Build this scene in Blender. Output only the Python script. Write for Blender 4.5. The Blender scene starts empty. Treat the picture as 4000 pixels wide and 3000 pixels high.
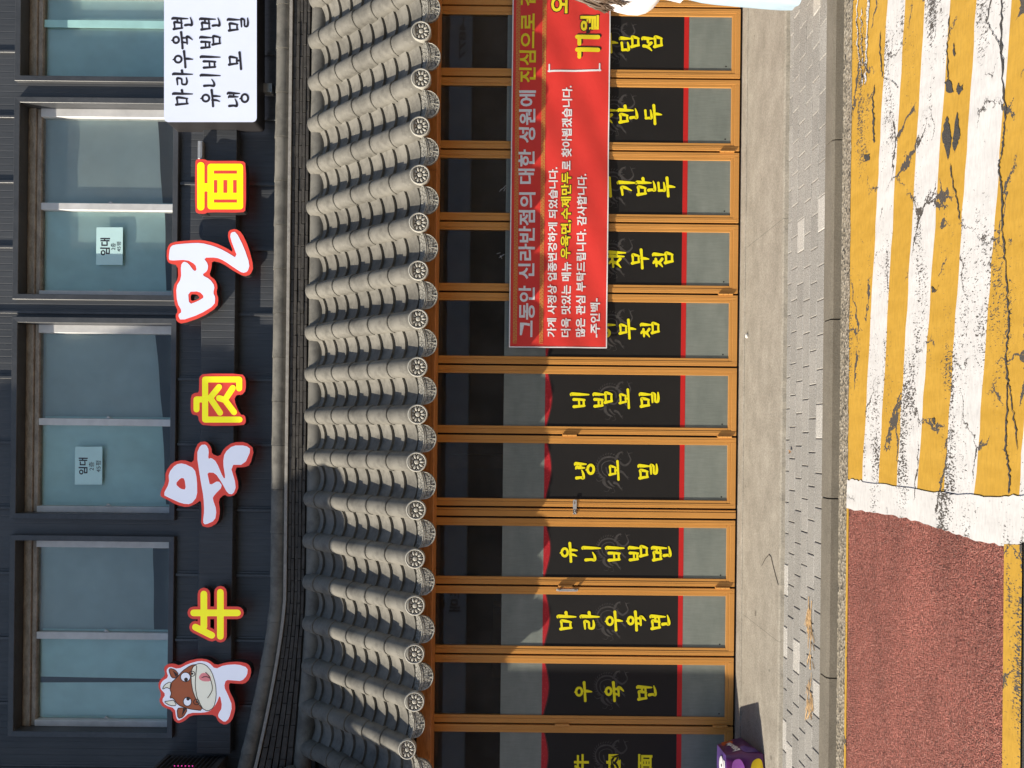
import bpy, bmesh, math, random
from mathutils import Vector, Matrix
from mathutils.geometry import tessellate_polygon
R = math.radians
random.seed(7)
scene = bpy.context.scene
COL = scene.collection

# ---------------------------------------------------------------- camera
F, CU, CV, S, H = 3000.0, 1300.0, 2000.0, 0.0108, 1.77
cam_d = bpy.data.cameras.new("camera")
cam_d.sensor_fit = 'HORIZONTAL'
cam_d.sensor_width = 36.0
cam_d.lens = 27.0
cam_d.shift_y = 0.05
cam_d.clip_start = 0.05
cam_d.clip_end = 500
cam = bpy.data.objects.new("camera", cam_d)
COL.objects.link(cam)
xl = Vector((S, 0, -1)).normalized()
yl = Vector((1, 0, S)).normalized()
zl = Vector((0, -1, 0))
M4 = Matrix((xl, yl, zl)).transposed().to_4x4()
M4.translation = Vector((0, 0, H))
cam.matrix_world = M4
scene.camera = cam

# ---------------------------------------------------------------- sky, sun, exposure
SUN = Vector((0.92, 0.36, -0.74)).normalized()      # direction the light travels
world = bpy.data.worlds.new("World")
scene.world = world
world.use_nodes = True
wn = world.node_tree.nodes
wl = world.node_tree.links
bg = wn.get("Background") or wn.new("ShaderNodeBackground")
sky = wn.new("ShaderNodeTexSky")
sky.sky_type = 'NISHITA'
sky.sun_disc = False
sky.sun_elevation = math.asin(-SUN.z)
sky.sun_rotation = math.atan2(-SUN.x, -SUN.y)
wl.new(sky.outputs[0], bg.inputs[0])
bg.inputs[1].default_value = 0.105
sun_d = bpy.data.lights.new("sun", 'SUN')
sun_d.energy = 5.0
sun_d.angle = R(0.5)
sun_d.color = (1.0, 0.91, 0.76)
sun = bpy.data.objects.new("sun", sun_d)
COL.objects.link(sun)
sun.rotation_euler = SUN.to_track_quat('-Z', 'Y').to_euler()
scene.view_settings.view_transform = 'Standard'
scene.view_settings.look = 'None'
scene.view_settings.exposure = 0.49
scene.view_settings.gamma = 1.0


# ---------------------------------------------------------------- measuring helpers (photo pixel -> point at a known depth / height)
def W(x, y, Y):
    u = (3000 - y) - CU
    v = x - CV
    return ((u + S * v) * Y / F, Y, H - (v - S * u) * Y / F)


def G(x, y, z):
    u = (3000 - y) - CU
    v = x - CV
    uu, vv = u + S * v, v - S * u
    Y = F * (H - z) / vv
    return (uu * Y / F, Y, z)


def P2(pts, Y, sc=None):
    """photo points -> (X, Z) at depth Y; sc = (x0, y0, k) for points read off an enlarged crop"""
    out = []
    for a, b in pts:
        if sc:
            a, b = sc[0] + a * sc[2], sc[1] + b * sc[2]
        p = W(a, b, Y)
        out.append((p[0], p[2]))
    return out


# ---------------------------------------------------------------- materials
def lin(r, g, b):
    f = lambda c: (c / 255) / 12.92 if c / 255 <= 0.04045 else ((c / 255 + 0.055) / 1.055) ** 2.4
    return (f(r), f(g), f(b))


def mk(name):
    m = bpy.data.materials.new(name)
    m.use_nodes = True
    nt = m.node_tree
    b = nt.nodes["Principled BSDF"]
    return m, nt, b


def N(nt, t, **kw):
    n = nt.nodes.new(t)
    for k, v in kw.items():
        if k in n.inputs:
            n.inputs[k].default_value = v
        else:
            setattr(n, k, v)
    return n


def ramp(nt, fac, stops):
    r = nt.nodes.new("ShaderNodeValToRGB")
    e = r.color_ramp.elements
    while len(e) < len(stops):
        e.new(0.5)
    for i, (p, c) in enumerate(stops):
        e[i].position = p
        e[i].color = (c[0], c[1], c[2], 1) if hasattr(c, '__len__') else (c, c, c, 1)
    nt.links.new(fac, r.inputs[0])
    return r.outputs[0]


def mixc(nt, fac, a, b, blend='MIX'):
    n = nt.nodes.new("ShaderNodeMix")
    n.data_type = 'RGBA'
    n.blend_type = blend
    for s, v in ((0, fac), (6, a), (7, b)):
        if isinstance(v, (int, float)):
            n.inputs[s].default_value = v
        elif hasattr(v, '__len__'):
            n.inputs[s].default_value = (v[0], v[1], v[2], 1)
        else:
            nt.links.new(v, n.inputs[s])
    return n.outputs[2]


def coords(nt, scale=(1, 1, 1), rot=(0, 0, 0)):
    tc = nt.nodes.new("ShaderNodeTexCoord")
    mp = nt.nodes.new("ShaderNodeMapping")
    mp.inputs['Scale'].default_value = scale
    mp.inputs['Rotation'].default_value = rot
    nt.links.new(tc.outputs['Object'], mp.inputs[0])
    return mp.outputs[0]


def noise(nt, co, scale, detail=4, rough=0.6):
    n = N(nt, "ShaderNodeTexNoise", Scale=scale, Detail=detail, Roughness=rough)
    nt.links.new(co, n.inputs['Vector'])
    return n.outputs[0]


def bump(nt, b, h, strength=0.3, dist=0.01):
    n = N(nt, "ShaderNodeBump", Strength=strength, Distance=dist)
    nt.links.new(h, n.inputs['Height'])
    nt.links.new(n.outputs[0], b.inputs['Normal'])


def basic(name, c, rough=0.6, var=0.12, scale=6.0, metal=0.0, spec=0.5, bmp=0.0, bscale=60.0, emit=0.0, stretch=(1, 1, 1), fine=0.0, fscale=120):
    m, nt, b = mk(name)
    co = coords(nt, stretch)
    nz = noise(nt, co, scale)
    lo = [x * (1 - var) for x in c]
    hi = [min(1, x * (1 + var)) for x in c]
    col = ramp(nt, nz, [(0.3, lo), (0.7, hi)])
    if fine:
        n2 = noise(nt, co, fscale, 2)
        col = mixc(nt, 1.0, col, ramp(nt, n2, [(0.3, 1 - fine), (0.7, 1.0)]), 'MULTIPLY')
    nt.links.new(col, b.inputs['Base Color'])
    b.inputs['Roughness'].default_value = rough
    b.inputs['Metallic'].default_value = metal
    b.inputs['Specular IOR Level'].default_value = spec
    if bmp:
        bump(nt, b, noise(nt, co, bscale, 5), bmp, 0.01)
    if emit:
        nt.links.new(col, b.inputs['Emission Color'])
        b.inputs['Emission Strength'].default_value = emit
    return m


MT = {}


def build_materials():
    M = MT
    # roof tile: grey clay with blotches and pale scratches
    m, nt, b = mk("roof_tile")
    co = coords(nt)
    oi = nt.nodes.new("ShaderNodeObjectInfo")
    base = ramp(nt, noise(nt, co, 5, 5), [(0.3, (.165, .156, .136)), (0.7, (.228, .215, .186))])
    base = mixc(nt, 1.0, base, ramp(nt, oi.outputs['Random'], [(0, .80), (1, 1.06)]), 'MULTIPLY')
    spots = ramp(nt, noise(nt, co, 38, 3), [(0.69, 0.0), (0.76, 0.5)])
    base = mixc(nt, spots, base, (.44, .42, .37))
    dirt = ramp(nt, noise(nt, co, 9, 7, .7), [(0.36, .62), (0.56, 1.0)])
    base = mixc(nt, 1.0, base, dirt, 'MULTIPLY')
    nt.links.new(base, b.inputs['Base Color'])
    b.inputs['Roughness'].default_value = 0.62
    b.inputs['Specular IOR Level'].default_value = 0.35
    bump(nt, b, noise(nt, co, 160, 4), 0.18, 0.004)
    M['tile'] = m
    # relief plates
    m, nt, b = mk("roof_tile_relief")
    co = coords(nt)
    vo = N(nt, "ShaderNodeTexVoronoi", Scale=38.0, feature='DISTANCE_TO_EDGE')
    nt.links.new(co, vo.inputs['Vector'])
    wv = N(nt, "ShaderNodeTexNoise", Scale=70.0, Detail=3.0)
    nt.links.new(co, wv.inputs['Vector'])
    hgt = ramp(nt, vo.outputs['Distance'], [(0.0, 0.0), (0.10, 1.0), (0.3, 0.75)])
    b.inputs['Roughness'].default_value = 0.6
    col = mixc(nt, hgt, (.10, .095, .085), ramp(nt, wv.outputs[0], [(.35, (.26, .25, .22)), (.65, (.40, .385, .34))]))  # groove shade painted into the colour, darker along the cell edges
    nt.links.new(col, b.inputs['Base Color'])
    bump(nt, b, hgt, 1.0, 0.008)
    M['relief'] = m
    M['tile_light'] = basic("tile_relief_light", (.40, .385, .34), .6, .15, 30, bmp=.1)
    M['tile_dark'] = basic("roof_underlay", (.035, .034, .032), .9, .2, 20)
    m = basic("ridge_brick", (.062, .056, .050), .85, .35, 16, bmp=.3, bscale=90)
    M['ridge_brick'] = m
    M['ridge_lime'] = basic("ridge_mortar", (.33, .31, .28), .8, .2, 25, bmp=.2)
    # cladding
    m, nt, b = mk("metal_cladding")
    co = coords(nt)
    nz = noise(nt, coords(nt, (1.2, 1, .5)), 1.6, 5)
    col = ramp(nt, nz, [(0.3, (.054, .058, .065)), (0.7, (.080, .084, .092))])
    col = mixc(nt, 1.0, col, ramp(nt, noise(nt, coords(nt, (8, 1, .6)), 6, 4), [(.3, .8), (.7, 1.05)]), 'MULTIPLY')
    nt.links.new(col, b.inputs['Base Color'])
    b.inputs['Roughness'].default_value = 0.5
    b.inputs['Specular IOR Level'].default_value = 0.4
    wv = N(nt, "ShaderNodeTexWave", Scale=5.6, wave_type='BANDS', bands_direction='X')
    nt.links.new(co, wv.inputs['Vector'])
    bump(nt, b, ramp(nt, wv.outputs[0], [(0, 0.0), (.06, 1.0)]), 0.5, 0.003)
    M['clad'] = m
    M['trim'] = basic("window_trim_metal", (.066, .068, .073), .38, .18, 5, bmp=.05, bscale=20, fine=.12, fscale=40)
    M['alu'] = basic("aluminium_frame", (.70, .69, .68), .45, .10, 5, fine=.10, fscale=14)
    M['alu_dirty'] = basic("stained_aluminium", (.40, .335, .28), .6, .30, 11, stretch=(1, 1, 3), fine=.3, fscale=50)
    M['chrome'] = basic("bright_metal", (.62, .62, .60), .25, .1, 20, metal=.9)
    M['steel'] = basic("brushed_steel", (.50, .50, .50), .4, .1, 20, metal=.4)

    def glass(name, tint, ior=1.5, refl=1.0):
        m, nt, b = mk(name)
        out = nt.nodes["Material Output"]
        nt.nodes.remove(b)
        tr = N(nt, "ShaderNodeBsdfTransparent")
        tr.inputs[0].default_value = (*tint, 1)
        gl = N(nt, "ShaderNodeBsdfGlossy", Roughness=0.015)
        gl.inputs[0].default_value = (.9, .95, .97, 1)
        fr = N(nt, "ShaderNodeFresnel", IOR=ior)
        mx = nt.nodes.new("ShaderNodeMixShader")
        sc_ = N(nt, 'ShaderNodeMath', operation='MULTIPLY')
        nt.links.new(fr.outputs[0], sc_.inputs[0])
        sc_.inputs[1].default_value = refl
        nt.links.new(sc_.outputs[0], mx.inputs[0])
        nt.links.new(tr.outputs[0], mx.inputs[1])
        nt.links.new(gl.outputs[0], mx.inputs[2])
        df = N(nt, 'ShaderNodeBsdfDiffuse')
        df.inputs[0].default_value = (.42, .40, .37, 1)
        m3 = nt.nodes.new('ShaderNodeMixShader')
        nt.links.new(ramp(nt, noise(nt, coords(nt), 3.0, 5), [(.3, .03), (.75, .085)]), m3.inputs[0])
        nt.links.new(mx.outputs[0], m3.inputs[1])
        nt.links.new(df.outputs[0], m3.inputs[2])
        nt.links.new(m3.outputs[0], out.inputs[0])
        return m
    M['glass_up'] = glass("tinted_window_glass", (.97, .99, .98), 1.5, .7)
    M['glass_door'] = glass("clear_door_glass", (.93, .95, .94), 1.5, 1.7)
    M['blind_a'] = basic("grey_blue_blind", (.52, .60, .60), .8, .12, 1.1, stretch=(1, 1, 1), fine=.06, fscale=8)
    M['blind_b'] = basic("teal_film", (.66, .92, .87), .7, .16, 1.3, stretch=(1, 1, .6), fine=.08, fscale=9)
    M['blind_dark'] = basic("dark_gap_behind_blind", (.13, .15, .15), .9, .1, 3)
    M['tape'] = basic("teal_packing_tape", (.42, .72, .70), .5, .08, 8)
    M['interior'] = basic("dark_interior", (.12, .10, .085), .9, .4, 1.2)
    M['interior_floor'] = basic("interior_brown", (.16, .12, .09), .8, .4, 2)
    # door frame: gold brown coated aluminium with faint grain
    m, nt, b = mk("gold_brown_door_metal")
    co = coords(nt, (30, 30, 1.2))
    col = ramp(nt, noise(nt, co, 3, 5), [(0.25, (.55, .256, .061)), (0.75, (.59, .282, .072))])
    col = mixc(nt, 1.0, col, ramp(nt, noise(nt, coords(nt), 2.2, 3), [(.3, .92), (.7, 1.04)]), 'MULTIPLY')
    nt.links.new(col, b.inputs['Base Color'])
    b.inputs['Roughness'].default_value = 0.36
    b.inputs['Specular IOR Level'].default_value = 0.5
    M['gold'] = m
    M['gap'] = basic("black_rubber_gap", (.012, .009, .008), .8, .2, 8)
    # wood beam
    m, nt, b = mk("orange_varnished_wood")
    co = coords(nt, (1.6, 14, 14))
    w = N(nt, "ShaderNodeTexNoise", Scale=5.0, Detail=6.0, Roughness=.65, Distortion=.6)
    nt.links.new(co, w.inputs['Vector'])
    col = ramp(nt, w.outputs[0], [(0.28, (.30, .105, .026)), (0.5, (.50, .19, .048)), (0.72, (.60, .25, .072))])
    vo = N(nt, "ShaderNodeTexVoronoi", Scale=3.2)
    nt.links.new(coords(nt, (1, 1.0, 1.6)), vo.inputs['Vector'])
    col = mixc(nt, ramp(nt, vo.outputs['Distance'], [(0.025, 1.0), (0.06, 0.0)]), col, (.10, .035, .012))
    nt.links.new(col, b.inputs['Base Color'])
    b.inputs['Roughness'].default_value = .45
    M['wood'] = m
    # frosted film, posters
    m, nt, b = mk("grey_green_frosted_film")
    co = coords(nt)
    col = ramp(nt, noise(nt, coords(nt, (1, 1, 2.5)), 3, 5), [(.3, (.165, .190, .172)), (.7, (.225, .25, .225))])
    col = mixc(nt, 1.0, col, ramp(nt, noise(nt, coords(nt, (14, 1, 1)), 12, 3), [(.3, .88), (.7, 1.05)]), 'MULTIPLY')
    nt.links.new(col, b.inputs['Base Color'])
    b.inputs['Roughness'].default_value = .5
    M['film'] = m
    M['poster'] = basic("black_poster_vinyl", (.0135, .0125, .0125), .55, .12, 3, spec=.3)
    M['dragon'] = basic("grey_print_on_poster", (.055, .051, .050), .55, .3, 26, spec=.3)
    m, nt, b = mk("red_poster_band")
    vo = N(nt, "ShaderNodeTexVoronoi", Scale=75.0)
    nt.links.new(coords(nt), vo.inputs['Vector'])
    col = mixc(nt, ramp(nt, vo.outputs['Distance'], [(0.18, .8), (0.34, 0.0)]), (.42, .010, .018), (.62, .05, .06))
    nt.links.new(col, b.inputs['Base Color'])
    b.inputs['Roughness'].default_value = .5
    M['red_band'] = m
    M['red_line'] = basic("red_poster_line", (.52, .010, .010), .5, .05, 6)
    M['maroon_line'] = basic("maroon_poster_line", (.10, .010, .012), .5, .05, 6)
    M['yellow_ink'] = basic("yellow_lettering", (.88, .78, .006), .5, .03, 10)
    # banner
    m, nt, b = mk("red_banner_vinyl")
    co = coords(nt)
    col = ramp(nt, noise(nt, co, 3, 3), [(.3, (.68, .040, .032)), (.7, (.74, .050, .040))])
    nt.links.new(col, b.inputs['Base Color'])
    b.inputs['Roughness'].default_value = .42
    bump(nt, b, noise(nt, coords(nt, (1, 1, 1)), 9, 3), .12, .02)
    M['banner'] = m
    M['banner_white'] = basic("banner_white_print", (.78, .78, .80), .5, .02, 10)
    M['banner_gold'] = basic("banner_gold_print", (.66, .36, .085), .5, .05, 10)
    M['banner_yellow'] = basic("banner_yellow_print", (.82, .68, .02), .5, .02, 10)
    M['banner_black'] = basic("banner_black_outline", (.02, .015, .012), .5, .02, 10)
    # signs
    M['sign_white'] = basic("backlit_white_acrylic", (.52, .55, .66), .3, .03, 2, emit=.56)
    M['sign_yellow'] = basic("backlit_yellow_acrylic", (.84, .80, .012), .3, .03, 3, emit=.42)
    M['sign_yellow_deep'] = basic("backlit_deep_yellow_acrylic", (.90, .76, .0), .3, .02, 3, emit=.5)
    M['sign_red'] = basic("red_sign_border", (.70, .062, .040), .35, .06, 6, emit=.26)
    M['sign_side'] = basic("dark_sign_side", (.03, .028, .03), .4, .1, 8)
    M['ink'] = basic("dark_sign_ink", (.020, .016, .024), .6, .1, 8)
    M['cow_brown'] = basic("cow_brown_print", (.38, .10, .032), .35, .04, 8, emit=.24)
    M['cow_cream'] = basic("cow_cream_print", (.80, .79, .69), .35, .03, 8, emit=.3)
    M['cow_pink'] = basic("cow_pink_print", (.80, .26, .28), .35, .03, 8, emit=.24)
    M['cow_dark'] = basic("cow_dark_print", (.06, .03, .02), .4, .05, 8)
    M['paper'] = basic("teal_tinted_paper", (.60, .86, .86), .7, .05, 6)
    # ground
    m, nt, b = mk("apron_concrete")
    co = coords(nt)
    col = ramp(nt, noise(nt, coords(nt, (.9, 1.2, 1)), 5, 9, .74), [(.25, (.24, .215, .175)), (.5, (.33, .30, .25)), (.75, (.42, .385, .325))])
    col = mixc(nt, 1.0, col, ramp(nt, noise(nt, co, 90, 4), [(.3, .72), (.65, 1.08)]), 'MULTIPLY')
    st = ramp(nt, noise(nt, co, 11, 3), [(.70, 0.0), (.76, .5)])
    col = mixc(nt, st, col, (.13, .11, .09))
    nt.links.new(col, b.inputs['Base Color'])
    b.inputs['Roughness'].default_value = .9
    bump(nt, b, noise(nt, co, 70, 8, .7), .35, .012)
    M['apron'] = m

    m, nt, b = mk("concrete_paver")
    co = coords(nt)
    at = N(nt, "ShaderNodeVertexColor", layer_name="tone")
    col = mixc(nt, 1.0, (.345, .332, .312), at.outputs[0], 'MULTIPLY')
    col = mixc(nt, 1.0, col, ramp(nt, noise(nt, co, 130, 3, .8), [(.36, .52), (.64, 1.34)]), 'MULTIPLY')
    col = mixc(nt, 1.0, col, ramp(nt, noise(nt, coords(nt, (.5, 1, 1)), 3, 4), [(.3, .86), (.7, 1.06)]), 'MULTIPLY')
    nt.links.new(col, b.inputs['Base Color'])
    b.inputs['Roughness'].default_value = .9
    bump(nt, b, noise(nt, co, 200, 4, .8), .4, .006)
    M['paver'] = m
    M['joint'] = basic("sandy_joint", (.16, .14, .115), .95, .3, 60)
    m, nt, b = mk("kerb_stone")
    co = coords(nt)
    col = ramp(nt, noise(nt, co, 120, 6, .8), [(.3, (.135, .118, .092)), (.7, (.26, .235, .19))])
    col = mixc(nt, 1.0, col, ramp(nt, noise(nt, coords(nt, (.4, 1, 1)), 8, 4), [(.3, .8), (.7, 1.05)]), 'MULTIPLY')
    nt.links.new(col, b.inputs['Base Color'])
    b.inputs['Roughness'].default_value = .9
    bump(nt, b, noise(nt, co, 150, 5, .8), .5, .008)
    M['kerb'] = m
    m, nt, b = mk("exposed_aggregate")
    co = coords(nt)
    vo = N(nt, "ShaderNodeTexVoronoi", Scale=95.0, Randomness=1.0)
    nt.links.new(coords(nt, (.7, 1, 1)), vo.inputs['Vector'])
    col = ramp(nt, vo.outputs['Color'], [(.15, (.055, .05, .042)), (.35, (.21, .18, .135)), (.7, (.33, .285, .22)), (.95, (.44, .40, .33))])
    nt.links.new(col, b.inputs['Base Color'])
    b.inputs['Roughness'].default_value = .9
    bump(nt, b, vo.outputs['Distance'], .6, .012)
    M['aggregate'] = m

    m, nt, b = mk("asphalt")
    co = coords(nt)
    col = ramp(nt, noise(nt, co, 160, 4, .8), [(.3, (.028, .027, .026)), (.7, (.085, .08, .075))])
    nt.links.new(col, b.inputs['Base Color'])
    b.inputs['Roughness'].default_value = .9
    bump(nt, b, noise(nt, co, 140, 4), .6, .01)
    M['asphalt'] = m

    m, nt, b = mk("red_road_surfacing")
    co = coords(nt)
    vo = N(nt, "ShaderNodeTexVoronoi", Scale=78.0)
    nt.links.new(co, vo.inputs['Vector'])
    big = noise(nt, coords(nt, (.55, 1.8, 1)), 1.5, 6, .7)
    col = ramp(nt, noise(nt, co, 100, 4, .75), [(.30, (.16, .044, .035)), (.5, (.40, .125, .095)), (.72, (.62, .30, .24))])
    col = mixc(nt, 1.0, col, ramp(nt, big, [(.32, .70), (.5, .98), (.68, 1.22)]), 'MULTIPLY')
    v2 = N(nt, "ShaderNodeTexVoronoi", Scale=150.0)
    nt.links.new(coords(nt, (.8, 1.1, 1)), v2.inputs['Vector'])
    col = mixc(nt, 1.0, col, ramp(nt, v2.outputs['Color'], [(.08, .40), (.35, 1.0), (.9, 1.40)]), 'MULTIPLY')
    fleck = ramp(nt, noise(nt, co, 230, 2, .5), [(.64, 0.0), (.72, .7)])
    col = mixc(nt, fleck, col, (.58, .46, .40))
    nt.links.new(col, b.inputs['Base Color'])
    b.inputs['Roughness'].default_value = .8
    ad = N(nt, "ShaderNodeMath", operation='ADD')
    nt.links.new(noise(nt, co, 62, 4, .7), ad.inputs[0])
    nt.links.new(noise(nt, co, 150, 2, .6), ad.inputs[1])
    bump(nt, b, ad.outputs[0], 1.0, .030)
    M['red_road'] = m

    def paint(name, c1, c2, wear, crackw):
        m, nt, b = mk(name)
        co = coords(nt)
        col = ramp(nt, noise(nt, coords(nt, (3, 1, 1)), 5, 5), [(.3, c1), (.7, c2)])
        col = mixc(nt, 1.0, col, ramp(nt, noise(nt, coords(nt, (1, 4, 1)), 22, 4), [(.3, .86), (.6, 1.0)]), 'MULTIPLY')
        # wear: small dark flecks, dense only in patches
        dens = noise(nt, coords(nt, (.55, 2.2, 1)), 2.2, 3)
        fl = N(nt, 'ShaderNodeMath', operation='MULTIPLY')
        nt.links.new(noise(nt, coords(nt, (1.6, .8, 1)), 84, 3, .6), fl.inputs[0])
        fl.inputs[1].default_value = .64
        fl = fl.outputs[0]
        th = N(nt, "ShaderNodeMath", operation='MULTIPLY_ADD')
        nt.links.new(dens, th.inputs[0])
        th.inputs[1].default_value = .80
        nt.links.new(fl, th.inputs[2])
        mask = ramp(nt, th.outputs[0], [(min(.99, wear), 0.0), (min(1.0, wear + .035), 1.0)])
        # cracks
        wob = N(nt, "ShaderNodeTexNoise", Scale=9.0, Detail=5.0, Roughness=.7)
        nt.links.new(co, wob.inputs['Vector'])
        ofs = N(nt, "ShaderNodeMixRGB", blend_type='LINEAR_LIGHT', Fac=.10)
        nt.links.new(coords(nt, (1.0, 1.5, 1)), ofs.inputs[1])
        nt.links.new(wob.outputs['Color'], ofs.inputs[2])
        vo = N(nt, "ShaderNodeTexVoronoi", Scale=2.6, feature='DISTANCE_TO_EDGE')
        nt.links.new(ofs.outputs[0], vo.inputs['Vector'])
        gate = ramp(nt, noise(nt, coords(nt, (1.3, 1, 1)), 2.1, 2), [(.50, 0.0), (.60, crackw)])
        ck = N(nt, "ShaderNodeMath", operation='LESS_THAN')
        nt.links.new(vo.outputs['Distance'], ck.inputs[0])
        nt.links.new(gate, ck.inputs[1])
        chip = ramp(nt, noise(nt, coords(nt, (1.1, 2.0, 1)), 7.5, 5, .7), [(.705, 0.0), (.715, 1.0)])
        mm = N(nt, "ShaderNodeMath", operation='MAXIMUM')
        nt.links.new(mask, mm.inputs[0])
        nt.links.new(ck.outputs[0], mm.inputs[1])
        m2 = N(nt, "ShaderNodeMath", operation='MAXIMUM')
        nt.links.new(mm.outputs[0], m2.inputs[0])
        nt.links.new(chip, m2.inputs[1])
        dark = ramp(nt, noise(nt, co, 200, 3, .8), [(.3, (.03, .028, .027)), (.7, (.13, .115, .10))])
        col = mixc(nt, m2.outputs[0], col, dark)
        nt.links.new(col, b.inputs['Base Color'])
        b.inputs['Roughness'].default_value = .7
        inv = N(nt, "ShaderNodeMath", operation='SUBTRACT')
        inv.inputs[0].default_value = 1.0
        nt.links.new(m2.outputs[0], inv.inputs[1])
        bump(nt, b, inv.outputs[0], .5, .004)
        return m
    M['paint_white'] = paint("worn_white_road_paint", (.62, .61, .60), (.72, .71, .70), .805, .024)
    M['paint_yellow'] = paint("worn_yellow_road_paint", (.50, .285, .032), (.59, .345, .048), .868, .034)
    # bag and small things
    M['bag'] = basic("purple_plastic", (.135, .070, .30), .3, .25, 7, bmp=.25, bscale=14)
    M['bag_shaded'] = basic("shaded_plum_plastic", (.115, .018, .13), .3, .2, 7, bmp=.25, bscale=14)  # plum side panels, their shade put into the darker colour
    M['bag_flap'] = basic("magenta_plastic_flap", (.33, .10, .42), .22, .15, 7, bmp=.2, bscale=16)
    M['bag_yellow'] = basic("yellow_plastic_print", (.80, .56, .01), .4, .05, 7)
    M['bag_teal'] = basic("teal_plastic_print", (.01, .24, .20), .4, .05, 7)
    M['bag_orange'] = basic("orange_plastic_print", (.55, .10, .03), .4, .05, 7)
    M['straw'] = basic("dry_straw", (.47, .30, .14), .8, .35, 30)
    M['pebble'] = basic("white_pebble", (.7, .69, .66), .6, .1, 30)
    M['wire'] = basic("thin_dark_wire", (.06, .05, .04), .6, .2, 20)
    M['leaf'] = basic("dry_leaf", (.30, .15, .06), .7, .3, 40)
    M['led'] = basic("magenta_led", (.9, .05, .4), .4, .05, 4, emit=.7)
    M['louvre'] = basic("dark_louvre_metal", (.075, .07, .07), .5, .2, 8)
    M['skin'] = basic("skin", (.52, .33, .24), .5, .05, 8)
    M['hair'] = basic("dark_brown_hair", (.12, .080, .055), .42, .4, 60, stretch=(1, 1, .1))
    M['blouse'] = basic("white_cotton", (.74, .69, .70), .85, .06, 9, bmp=.25, bscale=14)
    M['denim'] = basic("pale_blue_cotton", (.40, .53, .64), .85, .07, 9, bmp=.25, bscale=14)
    M['shoe'] = basic("cream_shoe", (.62, .56, .47), .6, .06, 9)
    M['render_wall'] = basic("beige_render", (.30, .28, .25), .85, .1, 3, bmp=.1)
    M['shop_wall'] = basic("brown_shop_wall", (.055, .042, .034), .8, .3, 1.2)
    M['shop_sign'] = basic("pale_shop_sign", (.62, .68, .78), .6, .06, 2)
    M['cabinet'] = basic("grey_green_cabinet_paint", (.22, .26, .24), .5, .1, 5)


build_materials()


# ---------------------------------------------------------------- mesh helpers
def box(bm, x0, x1, y0, y1, z0, z1):
    v = [bm.verts.new((x, y, z)) for x in (x0, x1) for y in (y0, y1) for z in (z0, z1)]
    for f in ((0, 1, 3, 2), (4, 6, 7, 5), (0, 4, 5, 1), (2, 3, 7, 6), (0, 2, 6, 4), (1, 5, 7, 3)):
        bm.faces.new([v[i] for i in f])


def done(name, bm, mat, parent=None, smooth=False, bev=0.0):
    me = bpy.data.meshes.new(name)
    bmesh.ops.recalc_face_normals(bm, faces=bm.faces)
    bm.to_mesh(me)
    bm.free()
    if smooth:
        for p in me.polygons:
            p.use_smooth = True
    for m in (mat if isinstance(mat, (list, tuple)) else [mat]):
        me.materials.append(m)
    o = bpy.data.objects.new(name, me)
    COL.objects.link(o)
    if parent:
        o.parent = parent
        o.matrix_parent_inverse = Matrix.Translation(-parent.location) if parent.type == 'EMPTY' and parent.parent is None else Matrix()
    if bev:
        md = o.modifiers.new("edge", 'BEVEL')
        md.width = bev
        md.segments = 1
        md.limit_method = 'ANGLE'
    return o


def empty(name, loc):
    o = bpy.data.objects.new(name, None)
    o.empty_display_size = .1
    COL.objects.link(o)
    o.location = loc
    return o


def tag(o, label=None, cat=None, group=None, kind=None):
    if label:
        o['label'] = label
    if cat:
        o['category'] = cat
    if group:
        o['group'] = group
    if kind:
        o['kind'] = kind
    return o


def chaikin(p, n=1):
    for _ in range(n):
        q = []
        for i in range(len(p)):
            a, b = p[i], p[(i + 1) % len(p)]
            q.append((a[0] * .78 + b[0] * .22, a[1] * .78 + b[1] * .22))
            q.append((a[0] * .22 + b[0] * .78, a[1] * .22 + b[1] * .78))
        p = q
    return p


def flat(bm, loops, Y, Yb=None):
    """polygon with holes facing the street at depth Y; with Yb also side walls back to Yb"""
    tris = tessellate_polygon([[Vector((x, z, 0)) for x, z in l] for l in loops])
    allp = [p for l in loops for p in l]
    vs = [bm.verts.new((x, Y, z)) for x, z in allp]
    for t in tris:
        try:
            f = bm.faces.new([vs[i] for i in t])
            f.normal_update()
            if f.normal.y > 0:
                f.normal_flip()
        except ValueError:
            pass
    if Yb is not None:
        i0 = 0
        for l in loops:
            bk = [bm.verts.new((x, Yb, z)) for x, z in l]
            n = len(l)
            for i in range(n):
                bm.faces.new((vs[i0 + i], vs[i0 + (i + 1) % n], bk[(i + 1) % n], bk[i]))
            i0 += n


def raw(name, bm, mat, parent=None):
    """like done() but keeps the face directions as they were made (flat prints)"""
    me = bpy.data.meshes.new(name)
    bm.to_mesh(me)
    bm.free()
    for m in (mat if isinstance(mat, (list, tuple)) else [mat]):
        me.materials.append(m)
    o = bpy.data.objects.new(name, me)
    COL.objects.link(o)
    if parent:
        o.parent = parent
        o.matrix_parent_inverse = Matrix.Translation(-parent.location) if parent.type == 'EMPTY' and parent.parent is None else Matrix()
    return o


def disc2(cx, cz, rx, rz=None, n=20):
    rz = rz or rx
    return [(cx + rx * math.cos(2 * math.pi * i / n), cz + rz * math.sin(2 * math.pi * i / n)) for i in range(n)]


_ST = [0]


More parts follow.
